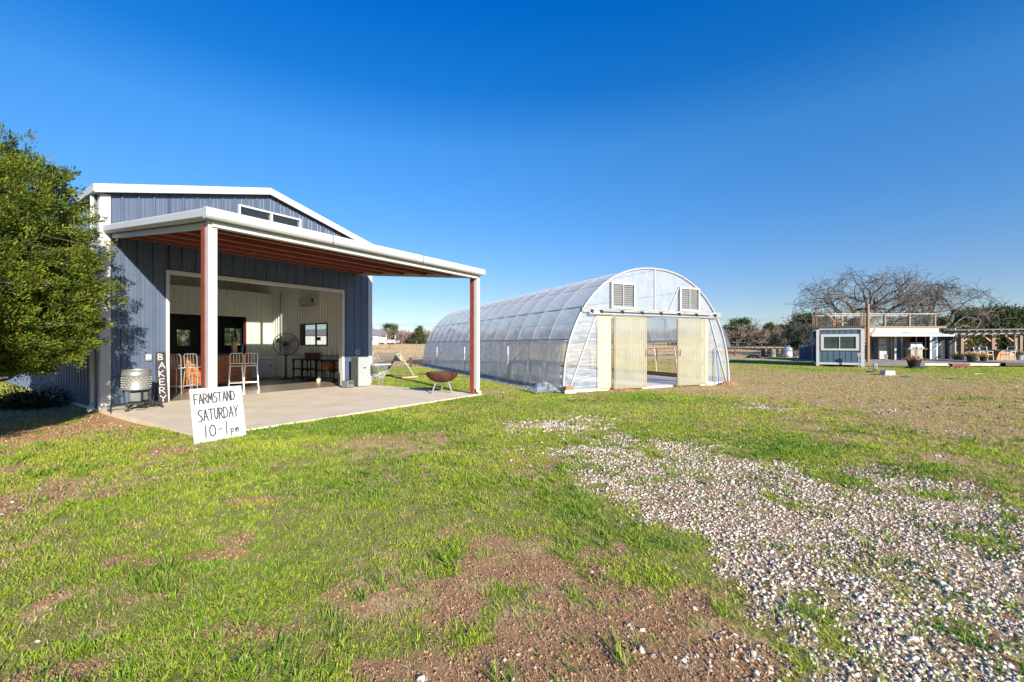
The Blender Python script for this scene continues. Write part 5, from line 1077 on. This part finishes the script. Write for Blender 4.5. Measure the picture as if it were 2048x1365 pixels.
# tall pole next to cabin + stair
tpx, tpy = gx(1736, 29.6); tl = thing('timber_post', 'tall rough timber post rising past the roof deck', 'post', (tpx, tpy, 0)); part(MB().box(-.07, .07, -.07, .07, 0, 4.15), 'post', wood('post_brown', (.25, .14, .08), 4, along='z'), tl); part(MB().bar((.12, 0, 2.0), (.5, 0, 2.45), .07), 'knee_brace', PINE, tl)
stx, sty = gx(1718, 31.2); stt = thing('deck_stair', 'steep brown deck stair between the cabin and the timber post', 'stair', (stx, sty, .2), 0)
part(MB().bar((.1, 0, 0), (.5, 0, 2.5), .05, .22), 'stringer', RED, stt); part(MB().bar((.1, .8, 0), (.5, .8, 2.5), .05, .22), 'stringer', RED, stt)
for k in range(10): part(MB().box(.08+k*.04, .33+k*.04, 0, .8, .22+k*.24, .25+k*.24), 'tread', WHITE, stt)

# second container (kitchen), front faces the camera side
KX0, KX1, KY = 27.4, 34.0, 34.3
kc = thing('kitchen_container', 'open sided container kitchen with white posts and roof terrace', 'kitchen building', (KX0, KY, .2), 0)
KW = KX1-KX0
part(MB().box(0, KW, 2.38, 2.44, 0, 2.4), 'back_wall', mat('warm_wall', (.5, .42, .3), .7), kc)
part(MB().box(0, KW, 0, 2.4, -.12, .0), 'floor', GREYW, kc)
part(MB().box(-.05, KW+.0, -.05, 2.45, 2.4, 2.5), 'roof', GREYW, kc)
part(MB().box(-.06, KW-.0, -.12, -.052, 2.2, 2.46), 'white_fascia', WHITE, kc); part(MB().box(-.06, KW, -.11, -.053, 2.08, 2.195), 'blue_header', SIDING, kc); part(MB().box(-.06, 3.2, -.13, -.112, 2.09, 2.15).box(3.9, KW-.3, -.13, -.112, 2.09, 2.15), 'header_trim', WHITE, kc)
part(MB().box(-.05, .0, 0, 2.4, 0, 2.4).box(-.05, .25, -.05, 0, 0, 2.08), 'left_wall', SIDING, kc)
for a in (2.72, 5.5): 
    part(MB().box(a+.14, a+.5, -.06, 0, 0, 2.08), 'pillar_panel', SIDING, kc); part(MB().box(a, a+.14, -.07, 0, 0, 2.08).box(a+.5, a+.62, -.07, 0, 0, 2.08), 'pillar_trim', WHITE, kc)
part(MB().ribs(6.15, 7.4, -.12, 0, 2.5, pitch=.25).box(6.15, 7.4, -.1, 2.3, 0, 2.49), 'end_module', mat('shaded_navy_steel', (.014, .022, .034), .5), kc)  # navy made darker in its colour to stand for the awning's shade
part(MB().box(7.4, 7.48, -.14, -.06, 0, 2.5), 'corner_trim', LGREY, kc)
part(MB().tube([(KW-1.0, -.2, .75), (KW-.4, -.2, 1.25)], .025, 5), 'gate_brace', WHITE, kc)
# awning
part(MB().ngon([(.3, -.12, 2.10), (6.0, -.12, 2.10), (5.35, -2.0, 1.88), (-.7, -2.0, 1.80)], (0, 0, .03)), 'awning', mat('awning_cloth', (.6, .56, .5), .8), kc); part(MB().box(-.75, 5.4, -2.08, -1.98, 1.80, 1.92), 'awning_bar', mat('awning_beige', (.6, .55, .42)), kc)
for x_ in (.75, 2.6, 3.3, 5.35): part(MB().tube([(x_, -2.0, -.1), (x_, -2.0, 1.85)], .03, 6), 'awning_post', BLACK, kc)
for x_ in (2.75, 3.0, 5.8): part(MB().tube([(x_, -1.7, 0), (x_, -1.7, 1.2)], .012, 4), 'rack_rod', BLACK, kc)
# terrace on top
zT = 2.5
part(MB().box(-.1, KW+.1, -.16, -.10, 2.47, 2.64), 'terrace_beam', RW, kc)
for k, x_ in enumerate((.35, 1.95, 3.9, 5.9)): part(MB().box(x_-.06, x_+.06, -.1, .03, zT, zT+1.1), 'terrace_post', RW, kc); part(MB().box(x_-.08, x_+.08, 2.2, 2.32, zT, zT+1.08), 'terrace_post', RW, kc)
part(MB().box(-2.2, KW-.6, -.06, -.0, zT+1.08, zT+1.12).box(-2.2, KW-.6, 2.2, 2.26, zT+1.08, zT+1.12), 'terrace_rail', mat('pale_rail', (.6, .55, .48)), kc)
m = MB()
for k in range(1, 9): m.tube([(0, -.03, zT+k*.14), (KW-.7, -.03, zT+k*.14)], .006, 3)
for k in range(1, 40): m.tube([(k*.15, -.03, zT), (k*.15, -.03, zT+1.2)], .005, 3)
part(m, 'terrace_mesh', MATS['dull_wire'], kc)
def kth(name, label, cat, x, y, z=.2): return thing(name, label, cat, (KX0+x, KY+y, z))
fr = kth('refrigerator', 'white two door refrigerator in the open kitchen', 'refrigerator', 2.15, .7); part(MB().box(-.35, .35, -.35, .35, .02, 1.15), 'lower_door', LGREY, fr, bev=.02); part(MB().box(-.35, .35, -.35, .35, 1.17, 1.7), 'upper_door', LGREY, fr, bev=.02)
kb = kth('kitchen_cabinet', 'pale storage cabinet right of the refrigerator', 'cabinet', 3.0, 1.0); part(MB().box(-.4, .4, -.3, .3, 0, 1.5), 'carcass', mat('tancab', (.5, .45, .38)), kb); part(MB().box(-.38, -.01, -.32, -.302, .05, 1.45).box(.01, .38, -.32, -.302, .05, 1.45), 'cabinet_door', MATS['tancab'], kb)
ms = kth('metal_shelf', 'dark wire shelf with pale boxes left of the refrigerator', 'shelf', 1.3, .9); part(MB().box(-.3, .3, -.2, .2, .5, .53).box(-.3, .3, -.2, .2, 1.1, 1.13).box(-.3, -.27, -.2, -.17, 0, 1.5).box(.27, .3, -.2, -.17, 0, 1.5), 'rack', BLACK, ms); part(MB().box(-.2, .05, -.18, .1, .53, .85), 'tray_box', WHITE, ms)
gl_ = kth('gas_grill', 'stainless gas grill with domed lid under the awning', 'grill', 3.75, -.6); part(MB().box(-.55, .55, -.25, .25, .85, 1.02), 'grill_body', STEEL, gl_); part(MB().ngon([(-.45, -.25, 1.02), (.45, -.25, 1.02), (.45, -.18, 1.25), (-.45, -.18, 1.25)], (0, .05, 0)).box(-.45, .45, -.2, .22, 1.02, 1.36), 'lid', STEEL, gl_, bev=.06); part(MB().box(-.45, .45, -.22, .22, 0.08, .84), 'cart', mat('tangrill', (.3, .27, .22)), gl_); part(MB().box(-.7, .8, -.25, .25, .83, .87).box(-.8, -.1, -.6, -.3, .3, .34), 'side_shelf', LGREY, gl_)
for x_ in (-.3, 0, .3): part(MB().lathe([(0, .03), (.035, .03), (.035, 0)], 10, M=Matrix.Translation((x_, -.255, .93)) @ Mq), 'knob', BLACK, gl_)
bx_ = kth('white_bin', 'small white bin on the kitchen floor', 'bin', 1.95, -.15, .2); part(MB().lathe([(0, 0), (.13, 0), (.16, .38), (.17, .4), (.15, .4), (.12, .02), (0, .02)], 4), 'bin_body', WHITE, bx_); part(MB().tube([(-.15, 0, .4), (0, 0, .47), (.15, 0, .4)], .008, 4), 'bin_handle', LGREY, bx_)

# decks
dk = thing('wood_deck', 'low grey plank deck in front of the kitchen container', 'deck', (22.6, 28.15, 0), 0)
m = MB()
for k in range(44): m.box(.2, 10.3, k*.15, k*.15+.14, .16, .19)
part(m, 'planks', GREYW, dk); part(MB().box(.2, 4.1, -.03, -.002, -.0, .185), 'skirt_board', wood('darkskirt', (.11, .10, .095)), dk); part(MB().box(4.1, 9.0, -.03, -.002, .03, .185), 'pale_skirt_board', wood('paleskirt', (.55, .48, .38)), dk)
dk = thing('raised_platform', 'dark edged raised platform under the pergola', 'deck', (31.65, 27.9, 0), 0)
m = MB()
for k in range(52): m.box(0, 12, .02+k*.15, k*.15+.16, .22, .25)
part(m, 'planks', GREYW, dk); part(MB().box(0, 12, -.02, .018, .04, .245), 'edge_board', wood('blackedge', (.035, .033, .03)), dk)
# pergola
pg = thing('pergola', 'weathered timber pergola with grey slatted top over the platform', 'pergola', (0, 0, .25), 0)
def pp(px, Y): return ((px-1024)/F*Y, Y)
psts = [pp(1922, 33.5), pp(1984, 33.5), pp(2029, 33.5), pp(2085, 33.5), pp(1922+7, 36.5), pp(1988, 37), pp(2040, 37)]
for x_, y_ in psts: part(MB().box(x_-.11, x_+.11, y_-.11, y_+.11, -.25, 1.9), 'post', RW, pg)
for (x_, y_), d in zip(psts[:4], (1, -1, -1, 1)): part(MB().bar((x_, y_-.0, 1.3), (x_+d*.75, y_, 1.85), .12, .1), 'knee_brace', PINE, pg)
for y_ in (33.5, 36.8): part(MB().bar((pp(1912, y_)[0]-.3, y_, 1.98), (42.5, y_, 2.1), .14, .18), 'beam', GREYW, pg)
for k in range(15): x_ = 34.2+k*.6; part(MB().bar((x_-.25, 32.3, 2.15+k*.006), (x_+.55, 37.8, 2.2+k*.006), .12, .10), 'rafter', wood('greyslat', (.12, .115, .105), 4, along='y'), pg)
m = MB()
for k in range(12): m.bar((34.0, 32.5+k*.45, 2.27), (42.7, 32.5+k*.45, 2.35), .06, .05)
part(m, 'slats', MATS['greyslat'], pg)
# furniture under pergola
dt = thing('dining_table', 'orange brown wooden table under the pergola', 'table', (*pp(2003, 32.0), .25)); part(MB().box(-1.0, 1.0, -.5, .5, .70, .76), 'table_top', BARK, dt); part(MB().ngon([(-.75, -.3, 0), (.75, -.3, 0), (.45, -.3, .7), (-.45, -.3, .7)], (0, .6, 0)), 'pedestal', wood('tablewood', (.4, .2, .08)), dt)
def chair():
    t = thing('patio_chair', 'x', 'chair'); part(MB().box(-.24, .24, -.24, .24, .41, .45), 'seat', WHITE, t); part(MB().bar((-.22, .24, .45), (-.24, .34, 1.0), .04).bar((.22, .24, .45), (.24, .34, 1.0), .04).bar((-.24, .34, .98), (.24, .34, .98), .05, .08).bar((-.23, .29, .72), (.23, .29, .72), .03, .08), 'backrest', WHITE, t)
    for sx in (-1, 1):
        part(MB().bar((sx*.26, -.24, .66), (sx*.26, .28, .68), .05, .03), 'armrest', WHITE, t)
        for sy in (-1, 1): part(MB().bar((sx*.23, sy*.22, .64 if sy < 0 else .45), (sx*.25, sy*.28, 0), .035), 'leg', WHITE, t)
    return t
c0 = chair(); at(c0, (*pp(2016, 31.0), .25), R(-80)); tag(c0, 'white slatted patio chair right of the dining table', 'chair', 'white chairs on the platform')
for px, Y, r_, lb in ((1972, 31.2, 100, 'white patio chair just left of the dining table'), (1962, 32.4, 85, 'white patio chair farthest left on the platform')): c = clone(c0); at(c, (*pp(px, Y), .25), R(r_)); tag(c, lb, 'chair', 'white chairs on the platform')
def pot(px, Y, z, r, h, lb, plantc=None, m_=BLACK, cat='planter'):
    t = thing('planter_pot', lb, cat, (*pp(px, Y), z)); part(MB().lathe([(0, 0), (r*.72, 0), (r*.95, h*.9), (r*1.03, h*.92), (r*1.03, h), (r*.9, h), (r*.85, h*.85), (0, h*.85)], 20), 'pot', m_, t)
    if plantc:
        n = 260; d = rng.normal(0, 1, (n, 3)); d[:, 2] = abs(d[:, 2])*1.1+.2; d /= np.linalg.norm(d, axis=1)[:, None]; b_ = rng.normal(0, 1, (n, 3))*r*.45; b_[:, 2] = h*.85+abs(b_[:, 2])*.4
        leafmesh('plant', b_, d, .15+.2*rng.random(n), .012+.012*rng.random(n), np.repeat(np.array([plantc]), n, 0)*(.6+.8*rng.random((n, 1))), EVL, t)
    return t
pot(1828, 26.4, .06, .36, .42, 'large black tub with dried pink brown grass on the lawn edge', (.42, .22, .15)); st_ = thing('plant_stand', 'dark flat stand under the large black tub', 'stand', (*pp(1829, 26.2), -.03)); part(MB().box(-.35, .55, -.25, .25, .04, .085), 'stand_top', BLACK, st_); part(MB().box(-.3, -.22, -.2, .2, 0, .04).box(.4, .48, -.2, .2, 0, .04), 'stand_foot', BLACK, st_)
pot(1943, 29.3, .25, .28, .36, 'black pot with reddish plant at the platform edge', (.25, .16, .07)); pot(1967, 30.0, .25, .22, .3, 'smaller black pot with orange flowers beside the chairs', (.5, .25, .03)); pot(2026, 32.2, .25, .3, .42, 'black pot at the foot of the right pergola post', (.1, .1, .04)); pot(2039, 32.4, .25, .24, .4, 'pale metal pot right of the black pot by the pergola post', (.15, .14, .07), GALV)
pot(1915, 32.5, .2, .34, .3, 'wide black tub left of the first pergola post', (.12, .12, .04))
# lawn items
bn = thing('low_bench', 'low red brown wooden bench on the lawn before the deck', 'bench', (*pp(1918, 25.9), -.03)); part(MB().box(-.55, .55, -.14, .14, .22, .3), 'bench_top', RED, bn, bev=.02); part(MB().box(-.5, .5, -.1, -.06, .14, .22), 'apron', RED, bn)
for x_ in (-.45, -.1, .1, .45): part(MB().bar((x_, 0, .22), (x_*1.12, 0, 0), .06, .18), 'leg', RED, bn)
pd = thing('utility_pedestal', 'small white utility pedestal on a brown post in the lawn', 'pedestal', (*gp(1750.5, 744, -.03), -.03)); part(MB().box(-.08, .08, -.05, .05, .17, .42), 'enclosure', LGREY, pd, bev=.01); part(MB().box(-.03, .03, -.03, .03, 0, .17), 'post', BARK, pd); part(MB().box(-.04, .04, -.06, -.051, .2, .38), 'cover', DGREY, pd)
gbx = thing('grey_well_box', 'pale grey plastic cover box sitting in the lawn', 'cover box', (*gp(1775, 751, -.03), -.05)); part(MB().ngon([(-.26, -.15, 0), (.26, -.15, 0), (.24, -.15, .25), (-.22, -.15, .25)], (0, .3, 0)), 'cover', LGREY, gbx, bev=.01); part(MB().box(-.29, .29, -.18, -.151, 0, .03), 'flange', LGREY, gbx)
pb = thing('dark_lid', 'small dark utility lid behind the pedestal', 'lid', (*gp(1739, 745, -.03), -.04)); part(MB().lathe([(0, .08), (.1, .07), (.2, 0)], 14), 'lid', mat('dkgreen', (.02, .06, .04)), pb)
for px, py, lb in ((1813, 753, 'green irrigation lid left, flush in the lawn'), (1906, 757, 'green irrigation lid right, flush in the lawn below the bench')):
    x_, y_ = gp(px, py); li = thing('irrigation_lid', lb, 'lid', (x_, y_, gzf(x_, y_)-.01)); part(MB().lathe([(0, .05), (.22, .045), (.27, 0)], 18), 'lid', mat('green_plastic', (.03, .18, .11), .5), li); part(MB().lathe([(.27, .0), (.3, .0), (.3, .02), (.27, .02)], 18), 'rim', MATS['green_plastic'], li)
x_, y_ = gp(1952, 747); pl_ = thing('white_slab', 'flat white slab lying in the lawn near the bench', 'slab', (x_, y_, gzf(x_, y_)-.01)); part(MB().box(-.22, .22, -.15, .15, 0, .04), 'slab', WHITE, pl_, bev=.01)
print('objects', len(bpy.data.objects))
